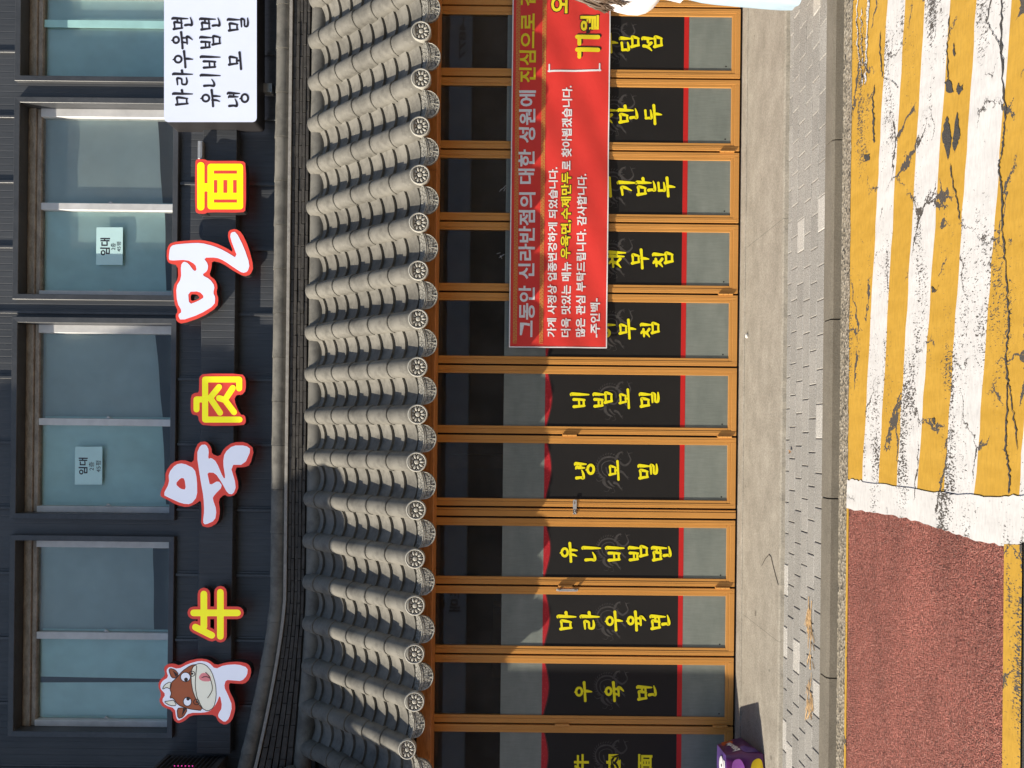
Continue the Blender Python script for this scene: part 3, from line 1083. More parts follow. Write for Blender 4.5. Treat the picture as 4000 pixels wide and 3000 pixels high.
PANE = {0: ('blind_a', 'blind_b'), 1: ('blind_a', 'blind_b'), 2: ('blind_a', 'blind_b'), 3: ('blind_a', 'blind_b')}
for wi, (xa, xb) in enumerate(wins):
    tw = .047
    bm = bmesh.new()
    # mitred surround as four bars with lips
    for (o_, i_, y0, y1) in ((0, tw, YT, YW + .002),):
        ox = [(xa + o_, TZ0 + o_), (xb - o_, TZ0 + o_), (xb - o_, TZ1 - o_), (xa + o_, TZ1 - o_)]
        ix = [(xa + i_, TZ0 + i_), (xb - i_, TZ0 + i_), (xb - i_, TZ1 - i_), (xa + i_, TZ1 - i_)]
        fo = [bm.verts.new((p[0], y0, p[1])) for p in ox]
        fi = [bm.verts.new((p[0], y0 + .004, p[1])) for p in ix]
        bo = [bm.verts.new((p[0], y1, p[1])) for p in ox]
        bi = [bm.verts.new((p[0], 6.60, p[1])) for p in ix]
        for j in range(4):
            k = (j + 1) % 4
            bm.faces.new((fo[j], fo[k], fi[k], fi[j]))
            bm.faces.new((fo[k], fo[j], bo[j], bo[k]))
            bm.faces.new((fi[j], fi[k], bi[k], bi[j]))
    win = done("window", bm, MT['trim'], bld, bev=.003)
    if wi == 0:
        win['label'] = "window behind the white menu sign, with a pale teal tape strip"
    # aluminium frame set back in the reveal
    x0, x1, z0, z1 = xa + tw, xb - tw, TZ0 + tw, TZ1 - tw
    yf = 6.575
    fw = (.052, .070)     # left, right stile
    ft_ = .105
    for a_, b_ in ((x0, x0 + fw[0]), (x1 - fw[1], x1)):
        bm = bmesh.new()
        box(bm, a_, b_, yf, 6.66, z0, z1 - ft_)
        done("frame_stile", bm, MT['alu'], win, bev=.003)
    bm = bmesh.new()
    box(bm, x0, x1, yf - .002, 6.66, z1 - ft_ * .62, z1)
    box(bm, x0, x1, yf + .016, 6.66, z1 - ft_, z1 - ft_ * .62 - .002)
    done("frame_head", bm, MT['alu_dirty'], win, bev=.003)
    xm = x0 + fw[0] + (x1 - x0 - fw[0] - fw[1]) * .487
    bm = bmesh.new()
    box(bm, xm - .030, xm + .030, yf + .012, 6.66, z0, z1 - ft_ - .002)
    box(bm, x0 + fw[0] + .002, xm - .032, yf + .03, 6.66, z0, z0 + .028)
    box(bm, xm + .032, x1 - fw[1] - .002, yf + .02, 6.66, z0, z0 + .018)
    done("sash", bm, MT['alu'], win, bev=.003)
    for pi, (a, b) in enumerate(((x0 + fw[0], xm - .03), (xm + .03, x1 - fw[1]))):
        bm = bmesh.new()
        box(bm, a, b, 6.625 - .012 * pi, 6.631 - .012 * pi, z0 + .02, z1 - ft_)
        done("glass_pane", bm, MT['glass_up'], win)
        # pale spacer strip and small catch at the meeting edge
        bm = bmesh.new()
        box(bm, a + .002, a + .018, 6.6312, 6.636, z0 + .03, z1 - ft_ - .03)
        done("edge_strip", bm, MT['blind_b'], win)
        bm = bmesh.new()
        zc_ = z0 + .46 * (z1 - z0)
        flat(bm, [[(a + .004, zc_ - .022), (a + .004, zc_ + .022), (a + .024, zc_ + .004)]], 6.611 - .012 * pi, 6.624 - .012 * pi)
        done("catch", bm, MT['alu'], win)
        # blind or film hanging behind the pane, its lower edge cut askew
        lo_l = z0 + .16 + random.uniform(-.03, .05) if pi else z0 + .10 + random.uniform(-.04, .04)
        lo_r = z0 + .22 if pi else z0 + .15
        if wi == 3 and pi == 0:
            lo_l = lo_r = z0
        bm = bmesh.new()
        cols = 16
        va, vb = [], []
        for k in range(cols + 1):
            t = k / cols
            x = a - .02 + (b - a + .04) * t
            dy = .006 * math.sin(t * 9 + wi)
            va.append(bm.verts.new((x, 6.650 + dy, lo_l + (lo_r - lo_l) * t)))
            vb.append(bm.verts.new((x, 6.650 + dy * .3, z1)))
        if wi == 3 and pi == 0:      # two lengths of film that do not quite meet
            for v_, d_ in ((va[7], .012), (vb[7], -.004), (va[8], -.010), (vb[8], .004)):
                v_.co.x += d_
        for k in range(cols):
            if wi == 3 and pi == 0 and k == 7:
                continue
            bm.faces.new((va[k], va[k + 1], vb[k + 1], vb[k]))
        done("blind", bm, MT[PANE[wi][0 if pi else 1]], win, smooth=True)
    bm = bmesh.new()
    box(bm, x0 - .05, x1 + .05, 6.80, 6.83, z0 - .05, z1 + .05)
    done("backing", bm, MT['blind_dark'], win)
    if wi == 0:
        bm = bmesh.new()
        a_, b_ = W(300, 105, 6.60)[0], W(300, 76, 6.60)[0]
        box(bm, a_, b_, 6.609, 6.612, z0 + .02, z1 - ft_)
        done("tape_strip", bm, MT['tape'], win)

# for-rent notices stuck inside the glass
for (xa, xb, ya, yb, big, sub1, sub2, lab) in (
        (375, 480, 1035, 888, (391, 429, 998, 930), (432, 451, 977, 950), (455, 472, 983, 945), "pale teal rental notice on the window right of the double wall seam"),
        (292, 400, 1893, 1745, (307, 342, 1854, 1788), (347, 367, 1838, 1804), (374, 394, 1845, 1800), "pale teal rental notice on the window directly above the white closed brush syllable")):
    Yn = 6.6085
    bm = bmesh.new()
    flat(bm, [P2([(xa, ya), (xa + 2, yb), (xb, yb), (xb - 1, ya)], Yn)], Yn)
    nt_ = raw("rental_notice", bm, MT['paper'])
    tag(nt_, lab, "notice", "for-rent notices on the upstairs windows")
    bm = bmesh.new()
    text_px(bm, "임대", *big, Yn - .001, off=.022)
    text_px(bm, "2층", *sub1, Yn - .001)
    text_px(bm, "45평", *sub2, Yn - .001)
    raw("lettering", bm, MT['ink'], nt_)

# ================================================================ SIGN CHARACTERS
YS, YSB = 6.33, 6.405            # front / back of the fret-cut letters
K = .4973


def sign(name, label, bodies, layers, strokes_body=None, Yb=YSB):
    """bodies: silhouettes (list of loops) of the red border block; layers: [(part, mat, [loops...], lift)]"""
    bm = bmesh.new()
    for loops in bodies:
        flat(bm, loops, YS, Yb)
    o = raw(name, bm, [MT['sign_red'], MT['sign_side']])
    for p in o.data.polygons:
        if abs(p.normal.y) < .5:
            p.material_index = 1
    tag(o, label, "sign", "raised shop sign characters")
    for part, mat, polys, lift in layers:
        bm = bmesh.new()
        for l in polys:
            flat(bm, l, YS - lift)
        raw(part, bm, MT[mat], o)
    return o


def cz(pts, sc, n=1):
    return chaikin(P2(pts, YS, sc), n)


s3 = (0, 1450, K)
s2 = (0, 750, K)
s4 = (0, 2175, K)
s1 = (0, 0, K)
# 육
red = [(1260, 950), (1300, 870), (1300, 790), (1355, 715), (1440, 695), (1520, 722), (1528, 625), (1560, 558), (1622, 550), (1662, 600), (1664, 650), (1725, 672), (1760, 605), (1830, 558), (1930, 555), (1998, 610), (1965, 738), (1920, 754), (1840, 757), (1878, 900), (1852, 970), (1795, 987), (1760, 968), (1716, 1010), (1730, 1100), (1712, 1190), (1645, 1230), (1578, 1215), (1585, 1100), (1578, 1010), (1540, 1042), (1470, 1070), (1390, 1052), (1310, 1007), (1262, 985)]
w1 = [(1282, 970), (1330, 880), (1325, 800), (1380, 732), (1440, 722), (1530, 765), (1548, 850), (1550, 985), (1500, 1045), (1430, 1040), (1330, 995)]
w1h = [(1378, 885), (1420, 838), (1450, 842), (1462, 930), (1420, 925)]
w2 = [(1575, 580), (1545, 650), (1575, 850), (1600, 990), (1605, 1100), (1595, 1185), (1612, 1207), (1690, 1172), (1702, 1090), (1670, 1000), (1682, 975), (1750, 905), (1716, 858), (1650, 897), (1640, 850), (1628, 795), (1690, 798), (1740, 870), (1790, 962), (1832, 967), (1857, 900), (1808, 735), (1920, 735), (1974, 615), (1930, 583), (1830, 583), (1765, 640), (1752, 720), (1772, 840), (1755, 840), (1700, 710), (1660, 680), (1635, 690), (1642, 620), (1620, 575)]
sign("sign_character", "white brush syllable with a red border and no opening, left of the yellow framed character", [[cz(red, s3)]],
     [("face", 'sign_white', [[cz(w1, s3), cz(w1h, s3)], [cz(w2, s3)]], .002)])
# 면
red = [(1312, 440), (1345, 395), (1480, 380), (1590, 377), (1690, 400), (1780, 440), (1835, 478), (1790, 360), (1795, 302), (1850, 288), (1900, 320), (1952, 430), (1993, 590), (1968, 650), (1920, 663), (1850, 630), (1740, 556), (1665, 540), (1662, 600), (1642, 655), (1692, 690), (1710, 745), (1700, 790), (1717, 840), (1706, 905), (1590, 982), (1430, 1037), (1388, 1017), (1378, 970), (1398, 935), (1368, 870), (1360, 740), (1400, 680), (1396, 575), (1325, 560), (1308, 520)]
redh = [(1498, 803), (1545, 803), (1572, 830), (1545, 848), (1498, 858)]
wh = [(1335, 440), (1360, 415), (1480, 403), (1580, 400), (1680, 425), (1760, 460), (1872, 528), (1808, 360), (1815, 318), (1855, 312), (1915, 430), (1963, 570), (1945, 627), (1905, 637), (1850, 602), (1760, 540), (1700, 515), (1598, 516), (1637, 570), (1630, 620), (1585, 652), (1650, 685), (1688, 740), (1675, 795), (1692, 825), (1686, 890), (1570, 960), (1420, 1012), (1398, 965), (1432, 940), (1392, 870), (1384, 745), (1425, 680), (1421, 575), (1445, 545), (1480, 560), (1524, 622), (1546, 615), (1536, 570), (1470, 532), (1335, 540), (1326, 520)]
whh = [(1478, 785), (1565, 780), (1608, 825), (1560, 855), (1486, 885)]
sign("sign_character", "white red-bordered brush syllable with an open hole and a long hooked tail", [[cz(red, s2), cz(redh, s2)]],
     [("face", 'sign_white', [[cz(wh, s2), cz(whh, s2)]], .002)])


def rrect(x0, x1, y0, y1, r=10, n=5):
    out = []
    for cx, cy, a0 in ((x1 - r, y1 - r, 0), (x0 + r, y1 - r, 90), (x0 + r, y0 + r, 180), (x1 - r, y0 + r, 270)):
        for k in range(n + 1):
            t = R(a0 + 90 * k / n)
            out.append((cx + r * math.cos(t), cy + r * math.sin(t)))
    return out


# 面
bar = P2(rrect(771, 799, 634, 822, 13), YS)
bx = P2(rrect(811, 950, 640, 818, 12), YS)
cn = P2([(798, 716), (812, 716), (812, 748), (798, 748)], YS)
rb = chaikin(P2([(762, 634), (768, 622), (800, 622), (812, 629), (948, 628), (961, 640), (961, 820), (948, 831), (812, 829), (800, 836), (770, 834), (762, 822)], YS), 1)
rects = [P2(r_, YS) for r_ in ([(836, 667), (926, 667), (926, 679), (836, 679)], [(836, 780), (926, 780), (926, 792), (836, 792)],
         [(836, 704), (849, 704), (849, 754), (836, 754)], [(873, 704), (888, 704), (888, 754), (873, 754)], [(911, 704), (925, 704), (925, 754), (911, 754)])]
sign("sign_character", "yellow box-shaped character with a red border, rightmost of the raised sign characters", [[rb]],
     [("face", 'sign_yellow_deep', [[bar], [bx], [cn]], .002), ("inlay", 'sign_red', [[r_] for r_ in rects], .0035)])


def strokes_part(o, part, mat, lines, width, lift, sc):
    bm = bmesh.new()
    for i, l in enumerate(lines):
        stroke(P2(l, YS, sc), width * K * YS / F, YS - lift - .0003 * i, bm, smooth=0)
    raw(part, bm, MT[mat], o)


# 肉
red = [(1565, 90), (1565, 45), (1600, 18), (1900, 20), (1930, 55), (1932, 150), (1900, 187), (1858, 185), (1838, 225), (1885, 340), (1925, 346), (1933, 400), (1910, 427), (1600, 430), (1563, 395), (1555, 346), (1510, 342), (1497, 300), (1500, 190), (1530, 170), (1563, 168)]
o = sign("sign_character", "yellow box-framed character with a red border, between the two white brush syllables", [[cz(red, s3)]], [])
strokes_part(o, "face", 'sign_yellow', [[(1883, 380), (1612, 380)], [(1612, 380), (1612, 65)], [(1612, 65), (1880, 65)], [(1880, 65), (1880, 135)], [(1612, 222), (1545, 222)], [(1545, 222), (1545, 300)],
             [(1722, 124), (1652, 210)], [(1652, 210), (1730, 326)], [(1830, 132), (1768, 226)], [(1722, 212), (1768, 226)], [(1768, 226), (1840, 322)]], 47, .002, s3)
# 牛
bm = bmesh.new()
lines = [[(1522, 440), (1866, 440)], [(1602, 292), (1602, 548)], [(1536, 552), (1664, 616)], [(1732, 278), (1732, 624)]]
for i, l in enumerate(lines):
    stroke(P2(l, YS, s4), 99 * K * YS / F, YS + .0003 * i, bm, smooth=0, side=YSB)
o = raw("sign_character", bm, [MT['sign_red'], MT['sign_side']])
for p in o.data.polygons:
    if abs(p.normal.y) < .5:
        p.material_index = 1
tag(o, "yellow cross-barred character with a red border, next to the cow head sign", "sign", "raised shop sign characters")
strokes_part(o, "face", 'sign_yellow', lines, 52, .002, s4)
# cow 우
red = [(1240, 1010), (1258, 965), (1300, 930), (1285, 870), (1320, 840), (1370, 838), (1410, 855), (1480, 815), (1570, 797), (1640, 808), (1697, 852), (1780, 828), (1880, 822), (1952, 840), (1976, 890), (1962, 960), (1920, 999), (1850, 996), (1798, 990), (1800, 1050), (1842, 1130), (1850, 1200), (1822, 1290), (1770, 1322), (1718, 1300), (1690, 1242), (1600, 1240), (1500, 1245), (1450, 1290), (1400, 1310), (1362, 1280), (1355, 1205), (1280, 1182), (1248, 1130), (1268, 1085)]
wht = [(1260, 1010), (1275, 975), (1325, 945), (1306, 890), (1335, 860), (1400, 882), (1480, 840), (1570, 815), (1640, 828), (1692, 882), (1760, 850), (1870, 843), (1947, 870), (1942, 930), (1900, 976), (1830, 970), (1775, 966), (1760, 1020), (1790, 1080), (1826, 1170), (1800, 1270), (1765, 1300), (1720, 1265), (1712, 1240), (1747, 1180), (1728, 1080), (1702, 1150), (1660, 1207), (1600, 1224), (1490, 1224), (1440, 1267), (1400, 1288), (1384, 1260), (1375, 1190), (1300, 1167), (1272, 1125), (1302, 1080), (1264, 1040)]
head = [(1338, 1040), (1343, 990), (1395, 945), (1435, 895), (1500, 850), (1550, 842), (1540, 930), (1535, 1010), (1550, 1110), (1605, 1208), (1480, 1192), (1400, 1162), (1362, 1105), (1335, 1108), (1350, 1070)]
ear1 = [(1328, 890), (1340, 873), (1378, 885), (1407, 920), (1384, 952), (1350, 948)]
ear1i = [(1358, 890), (1398, 920), (1384, 944)]
ear2 = [(1393, 1188), (1440, 1183), (1478, 1195), (1442, 1257), (1400, 1270)]
ear2i = [(1440, 1190), (1464, 1193), (1430, 1252)]
muz = [(1508, 870), (1560, 832), (1620, 845), (1667, 900), (1697, 1000), (1702, 1100), (1682, 1182), (1635, 1212), (1580, 1182), (1520, 1070), (1503, 970)]
horn1 = [(1278, 1040), (1293, 1005), (1338, 978), (1350, 1000), (1340, 1037), (1312, 1022)]
horn2 = [(1288, 1135), (1340, 1128), (1368, 1122), (1392, 1167), (1340, 1167)]
tong = [(1563, 940), (1590, 908), (1632, 915), (1657, 940), (1657, 977), (1600, 977), (1570, 962)]


def el(cx, cy, rx, ry):
    return P2([(cx + rx * math.cos(t * .3491), cy + ry * math.sin(t * .3491)) for t in range(18)], YS, s4)


o = sign("sign_character", "cartoon brown cow head with tongue out above white strokes, leftmost raised sign on the wall", [[cz(red, s4)]],
         [("face", 'sign_white', [[cz(wht, s4)]], .002)])
for nm, mt, l, lf in (("cow_head", 'cow_brown', head, .0035), ("ear", 'cow_brown', ear1, .0038), ("ear", 'cow_brown', ear2, .0038),
                      ("muzzle", 'cow_cream', muz, .0046), ("horn", 'cow_cream', horn1, .0044), ("horn", 'cow_cream', horn2, .0044)):
    bm = bmesh.new()
    flat(bm, [cz(l, s4)], YS - lf)
    raw(nm, bm, MT[mt], o)
for e_ in ((1460, 942, 39, 37), (1475, 1135, 32, 35)):
    bm = bmesh.new()
    flat(bm, [el(*e_)], YS - .0052)
    raw("eye_white", bm, MT['sign_white'], o)
bm = bmesh.new()
flat(bm, [cz(tong, s4)], YS - .0056)
raw("tongue", bm, MT['cow_pink'], o)
bm = bmesh.new()
for a in ((1464, 962, 15, 15), (1480, 1113, 14, 14), (1514, 916, 8, 8), (1548, 1138, 8, 8)):
    flat(bm, [el(*a)], YS - .0062)
flat(bm, [P2(ear1i, YS, s4)], YS - .0052)
flat(bm, [P2(ear2i, YS, s4)], YS - .0052)
ow = 6 * K * YS / F
yk = YS - .0066
for l in (head, ear1, ear2, muz, horn1, horn2):
    q = cz(l, s4)
    stroke(q + [q[0]], ow, yk, bm, smooth=0)
    yk -= .0002
for c_ in ((1460, 942, 39, 37), (1475, 1135, 32, 35), (1512, 916, 22, 20), (1546, 1138, 22, 22)):
    q = el(*c_)
    stroke(q + [q[0]], ow, yk, bm, smooth=0)
    yk -= .0002
stroke(P2([(1618, 905), (1645, 935), (1668, 1000), (1668, 1050), (1635, 1105)], YS, s4), ow, yk, bm)
stroke(P2([(1590, 945), (1620, 938), (1655, 950)], YS, s4), ow, yk - .0002, bm)
raw("outline", bm, MT['cow_dark'], o)

# white menu light box
YM = 6.25
mx = rrect(641, 1003, -300, 477, 17)
bm = bmesh.new()
flat(bm, [P2(mx, YM)], YM, 6.455)
o = raw("menu_sign", bm, [MT['sign_white'], MT['sign_side']])
for p in o.data.polygons:
    if abs(p.normal.y) < .5:
        p.material_index = 1
tag(o, "white rounded menu light box with dark brush writing, at the right above the roof", "sign")
bm = bmesh.new()
for ch, yc in zip("마라우육면", (382, 305, 232, 158, 88)):
    brush_px(bm, ch, 677, 752, yc, 58, YM - .0015, .115)
for ch, yc in zip("유니비빔면", (384, 310, 238, 162, 90)):
    brush_px(bm, ch, 785, 860, yc, 58, YM - .0015, .115)
for ch, yc in zip("냉모밀", (388, 238, 93)):
    brush_px(bm, ch, 893, 970, yc, 60, YM - .0015, .115)
raw("lettering", bm, MT['ink'], o)

# small brackets left on the wall
for (xa, xb, ya, yb, Yf, lab) in ((772, 790, 620, 550, 6.36, "short bright aluminium bracket on the sign band beside the yellow box character"),
                                  (1022, 1062, 360, 325, 6.42, "short dull metal bracket just above the ridge tiles under the white menu sign")):
    bm = bmesh.new()
    a, b = W(xa, ya, Yf), W(xb, yb, Yf)
    box(bm, a[0], b[0], Yf, YW - .001 if Yf > 6.4 else 6.409, b[2], a[2])
    box(bm, a[0] + .004, b[0] - .004, Yf - .003, Yf, b[2] + .010, b[2] + .016)
    tag(done("wall_bracket", bm, MT['steel'], bev=.002), lab, "bracket")

# louvred box with magenta lights at the left edge
lx, ly0, lz0, lz1 = -2.735, 5.95, W(880, 2965, 6.45)[2], W(640, 2965, 6.45)[2]
lv = tag(empty("louvred_box", (lx - .3, 6.2, lz0)), "dark louvred box with small magenta lights fixed to the wall left of the cow sign", "light box")
bm = bmesh.new()
box(bm, lx - .5, lx - .02, ly0, YW - .001, lz0, lz1)
box(bm, lx - .02, lx, ly0, YW - .002, lz1 - .03, lz1)
box(bm, lx - .02, lx, ly0, YW - .002, lz0, lz0 + .05)
done("casing", bm, MT['louvre'], lv, bev=.003)
bm = bmesh.new()
for k in range(11):
    z = lz0 + .075 + k * (lz1 - lz0 - .13) / 10
    vs = [bm.verts.new(p) for p in ((lx - .018, ly0 + .01, z + .016), (lx - .018, YW - .02, z + .016), (lx + .004, YW - .02, z - .012), (lx + .004, ly0 + .01, z - .012))]
    bm.faces.new(vs)
    vs2 = [bm.verts.new((v.co.x, v.co.y, v.co.z - .006)) for v in vs]
    for a_, b_ in ((0, 1), (1, 2), (2, 3), (3, 0)):
        bm.faces.new((vs[a_], vs[b_], vs2[b_], vs2[a_]))
    bm.faces.new(vs2[::-1])
done("slats", bm, MT['louvre'], lv)
bm = bmesh.new()
for x_ in (688, 702, 716, 730, 744, 758):
    p = W(x_, 2996, 6.30)
    bmesh.ops.create_icosphere(bm, subdivisions=1, radius=.0055, matrix=Matrix.Translation((lx + .006, 6.27, p[2])))
done("lights", bm, MT['led'], lv)

# ================================================================ TILED ROOF
roof = tag(empty("tiled_roof", (0, 5.7, 2.4)), "grey clay tiled eave roof with flower end discs running along the whole shopfront", "roof")
E0 = Vector((0, 5.490, 2.442))      # cover tile axis at the eave
T0 = Vector((0, 6.275, 3.385))
dn = (E0 - T0).normalized()
SL = (E0 - T0).length
nrm = Vector((0, dn.z, -dn.y)).normalized()
if nrm.y > 0:
    nrm = -nrm
RX0, RP = 0.1415, 0.340
RC = .074


def loc(s, t, n):
    p = T0 + dn * s + nrm * n
    return (t, p.y, p.z)


def cover_mesh():
    bm = bmesh.new()
    seg = .212
    s = -.05
    k = 0
    lens = [.135, .212, .212, .222, .222]
    tot = sum(lens)
    lens.append(SL - .01 - (s + tot))
    for L_ in lens:
        a, b = s, s + L_ + .012
        n = 12
        rings = []
        for (ss, rr, lift) in ((a, RC - .005, -.003), (b - .004, RC + .0005, .002), (b, RC - .003, .002)):
            rings.append([bm.verts.new(loc(ss, rr * math.cos(math.pi * i / n), rr * math.sin(math.pi * i / n) * 1.02 + lift)) for i in range(n + 1)])
        inn = [bm.verts.new(loc(b, (RC - .017) * math.cos(math.pi * i / n), (RC - .017) * math.sin(math.pi * i / n))) for i in range(n + 1)]
        rings.append(inn)
        for r in range(3):
            for i in range(n):
                bm.faces.new((rings[r][i], rings[r][i + 1], rings[r + 1][i + 1], rings[r + 1][i]))
        # skirts down to the pans
        for i in (0, n):
            e0, e1 = rings[0][i], rings[1][i]
            t = e0.co.x
            d0 = bm.verts.new(loc(a, t, -.05))
            d1 = bm.verts.new(loc(b, e1.co.x, -.05))
            bm.faces.new((e0, e1, d1, d0))
        s += L_
    return bm


def pan_mesh():
    bm = bmesh.new()
    hw = .128
    n = 10
    cnt = 9
    st = (SL + .005) / cnt
    for k in range(cnt + 1):
        a = -.05 + k * st - .02
        b = a + st + .028
        if k == cnt:
            b = min(b, SL + .018)
        rows_ = []
        for (ss, nn) in ((a, -.056), (b, -.028), (b, -.052), (a, -.076)):
            rows_.append([bm.verts.new(loc(ss, -hw + 2 * hw * i / n, nn + .052 * abs(-1 + 2 * i / n) ** 2.0)) for i in range(n + 1)])
        for r in range(3):
            for i in range(n):
                bm.faces.new((rows_[r][i], rows_[r][i + 1], rows_[r + 1][i + 1], rows_[r + 1][i]))
    return bm


def end_disc_mesh():
    bm = bmesh.new()
    Yd = E0.y - .047
    zc = E0.z + .002
    rr = .0715
    n = 28
    prof = [(rr - .004, .06), (rr, .012), (rr, .003), (rr - .003, -.001), (rr - .010, -.001), (rr - .013, .007), (.004, .007)]
    rings = []
    for r_, y in prof:
        rings.append([bm.verts.new((r_ * math.cos(2 * math.pi * i / n), Yd + y, zc + r_ * math.sin(2 * math.pi * i / n))) for i in range(n)])
    for a, b in zip(rings[:-1], rings[1:]):
        for i in range(n):
            bm.faces.new((a[i], a[(i + 1) % n], b[(i + 1) % n], b[i]))
    bm.faces.new(rings[-1])
    nb = len(bm.faces)
    # petals
    for k in range(10):
        an = 2 * math.pi * (k + .5) / 10
        m = Matrix.Translation((math.cos(an) * .0395, Yd + .006, zc + math.sin(an) * .0395)) @ Matrix.Rotation(-an, 4, 'Y') @ Matrix.Diagonal((.0175, .0085, .0098, 1))
        bmesh.ops.create_icosphere(bm, subdivisions=2, radius=1, matrix=m)
    for k in range(10):
        an = 2 * math.pi * k / 10
        m = Matrix.Translation((math.cos(an) * .053, Yd + .006, zc + math.sin(an) * .053)) @ Matrix.Rotation(-an, 4, 'Y') @ Matrix.Diagonal((.0055, .006, .0036, 1))
        bmesh.ops.create_icosphere(bm, subdivisions=1, radius=1, matrix=m)
    m = Matrix.Translation((0, Yd + .006, zc)) @ Matrix.Diagonal((.0185, .0075, .0185, 1))
    bmesh.ops.create_icosphere(bm, subdivisions=2, radius=1, matrix=m)
    for k in range(7):
        an = 2 * math.pi * k / 6
        q = .0 if k == 6 else .0095
        m = Matrix.Translation((math.cos(an) * q, Yd - .0005, zc + math.sin(an) * q)) @ Matrix.Diagonal((.003, .002, .003, 1))
        bmesh.ops.create_icosphere(bm, subdivisions=1, radius=1, matrix=m)
    bm.faces.ensure_lookup_table()
    bmesh.ops.recalc_face_normals(bm, faces=bm.faces)
    # recessed ground between the petals takes the dark material
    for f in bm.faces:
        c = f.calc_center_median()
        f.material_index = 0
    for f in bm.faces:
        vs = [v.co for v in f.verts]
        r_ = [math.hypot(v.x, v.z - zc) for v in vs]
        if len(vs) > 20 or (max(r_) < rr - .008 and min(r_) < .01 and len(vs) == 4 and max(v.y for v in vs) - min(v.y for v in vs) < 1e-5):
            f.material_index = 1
    return bm


def end_plate_mesh():
    """hanging drip tile: slightly dished top edge, deep rounded bottom, carved face"""
    bm = bmesh.new()
    Yp = E0.y - .020
    zt = E0.z - .030
    hw = .106
    n = 18
    topv = [(-hw + 2 * hw * i / n, zt + .026 * abs(-1 + 2 * i / n) ** 2 - .012) for i in range(n + 1)]
    botv = []
    for i in range(n + 1):
        t = -1 + 2 * i / n
        botv.append((hw * t * 1.0, zt + .014 - .118 * math.sqrt(max(0, 1 - t * t)) ** .9))
    tf = [bm.verts.new((x, Yp - .004, z)) for x, z in topv]
    bf = [bm.verts.new((x, Yp + .004, z)) for x, z in botv]
    tb = [bm.verts.new((x, Yp + .014, z)) for x, z in topv]
    tg = [bm.verts.new((x * 1.08, Yp + .085, z + .055)) for x, z in topv]
    for i in range(n):
        bm.faces.new((tf[i], tf[i + 1], tg[i + 1], tg[i]))
    bb = [bm.verts.new((x, Yp + .020, z)) for x, z in botv]
    for i in range(n):
        for q in ((tf[i], tf[i + 1], bf[i + 1], bf[i]), (tb[i], bb[i], bb[i + 1], tb[i + 1]), (bf[i], bf[i + 1], bb[i + 1], bb[i]), (tf[i], tb[i], tb[i + 1], tf[i + 1])):
            try:
                bm.faces.new(q)
            except ValueError:
                pass
    bmesh.ops.remove_doubles(bm, verts=bm.verts, dist=1e-5)
    # raised rim, top meander strip, stems
    def tube(pts, r_):
        last = None
        for i, p in enumerate(pts):
            ring = [bm.verts.new((p[0] + r_ * math.cos(a_) * .7, p[1] + r_ * math.sin(a_), p[2] + r_ * math.cos(a_) * .7)) for a_ in (0, 1.57, 3.14, 4.71)]
            if last:
                for j in range(4):
                    bm.faces.new((last[j], last[(j + 1) % 4], ring[(j + 1) % 4], ring[j]))
            last = ring
    nb = len(bm.faces)
    tube([(x * .97, Yp + .001, z + .004) for x, z in botv], .0045)
    tube([(x * .96, Yp - .004, z - .004) for x, z in topv], .0036)
    tube([(x * .93, Yp - .003, z - .016) for x, z in topv], .0030)
    for k in range(9):
        an = R(-162 + 18 * k)
        tube([(.058 * math.cos(an) * 1.25, Yp + .001, zt - .035 + .045 * math.sin(an)), (.074 * math.cos(an) * 1.22, Yp + .002, zt - .035 + .062 * math.sin(an))], .0030)
    for sx in (-1, 1):
        tube([(sx * (.02 + .016 * math.cos(q * .6)), Yp, zt - .045 + .016 * math.sin(q * .6)) for q in range(9)], .0032)
        tube([(sx * (.058 + .012 * math.cos(q * .7)), Yp, zt - .032 + .012 * math.sin(q * .7)) for q in range(8)], .0028)
    tube([(0, Yp, zt - .03), (.004, Yp, zt - .05), (0, Yp, zt - .085)], .0034)
    bm.faces.ensure_lookup_table()
    for i, f in enumerate(bm.faces):
        f.material_index = 0 if i < nb else 1
    return bm


cov = done("cover_tile_row", cover_mesh(), MT['tile'], smooth=True)
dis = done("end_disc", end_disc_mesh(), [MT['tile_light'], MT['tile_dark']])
for p in dis.data.polygons:
    p.use_smooth = len(p.vertices) < 20 and p.material_index == 0
pan = done("pan_tile_row", pan_mesh(), MT['tile'], smooth=True)
for me in (cov.data, pan.data):
    me.set_sharp_from_angle(angle=R(40))
pla = done("end_plate", end_plate_mesh(), [MT['relief'], MT['tile_light']])
ROWS = [0] + [j for j in range(-8, 12) if j]
first = True
for j in ROWS:
    X = RX0 + RP * j
    LAST = []
    for proto, child, dx in ((cov, dis, 0), (pan, pla, RP / 2)):
        a = proto if first else proto.copy()
        c = child if first else child.copy()
        if not first:
            COL.objects.link(a)
            COL.objects.link(c)
        a.parent = roof
        a.matrix_parent_inverse = Matrix.Translation(-roof.location)
        a.location = (X + dx + random.uniform(-.002, .002), 0, random.uniform(-.002, .002))
        LAST.append((a, c))
        c.parent = a
        c.location = (random.uniform(-.003, .003), 0, random.uniform(-.003, .003))
    first = False
    lift = {-7: .045, -8: .30}.get(j)
    if lift:
        # corner rows sweep upward; the last row's unseen end raised to trim eave shadow
        for (pr, chd) in (LAST if j == -7 else LAST[:1]):
            for o_ in (pr, chd):
                me_ = o_.data.copy()
                o_.data = me_
                for v in me_.vertices:
                    t_ = (T0.z - v.co.z) / (T0.z - E0.z)
                    v.co.z += lift * max(0, t_) ** 2.2
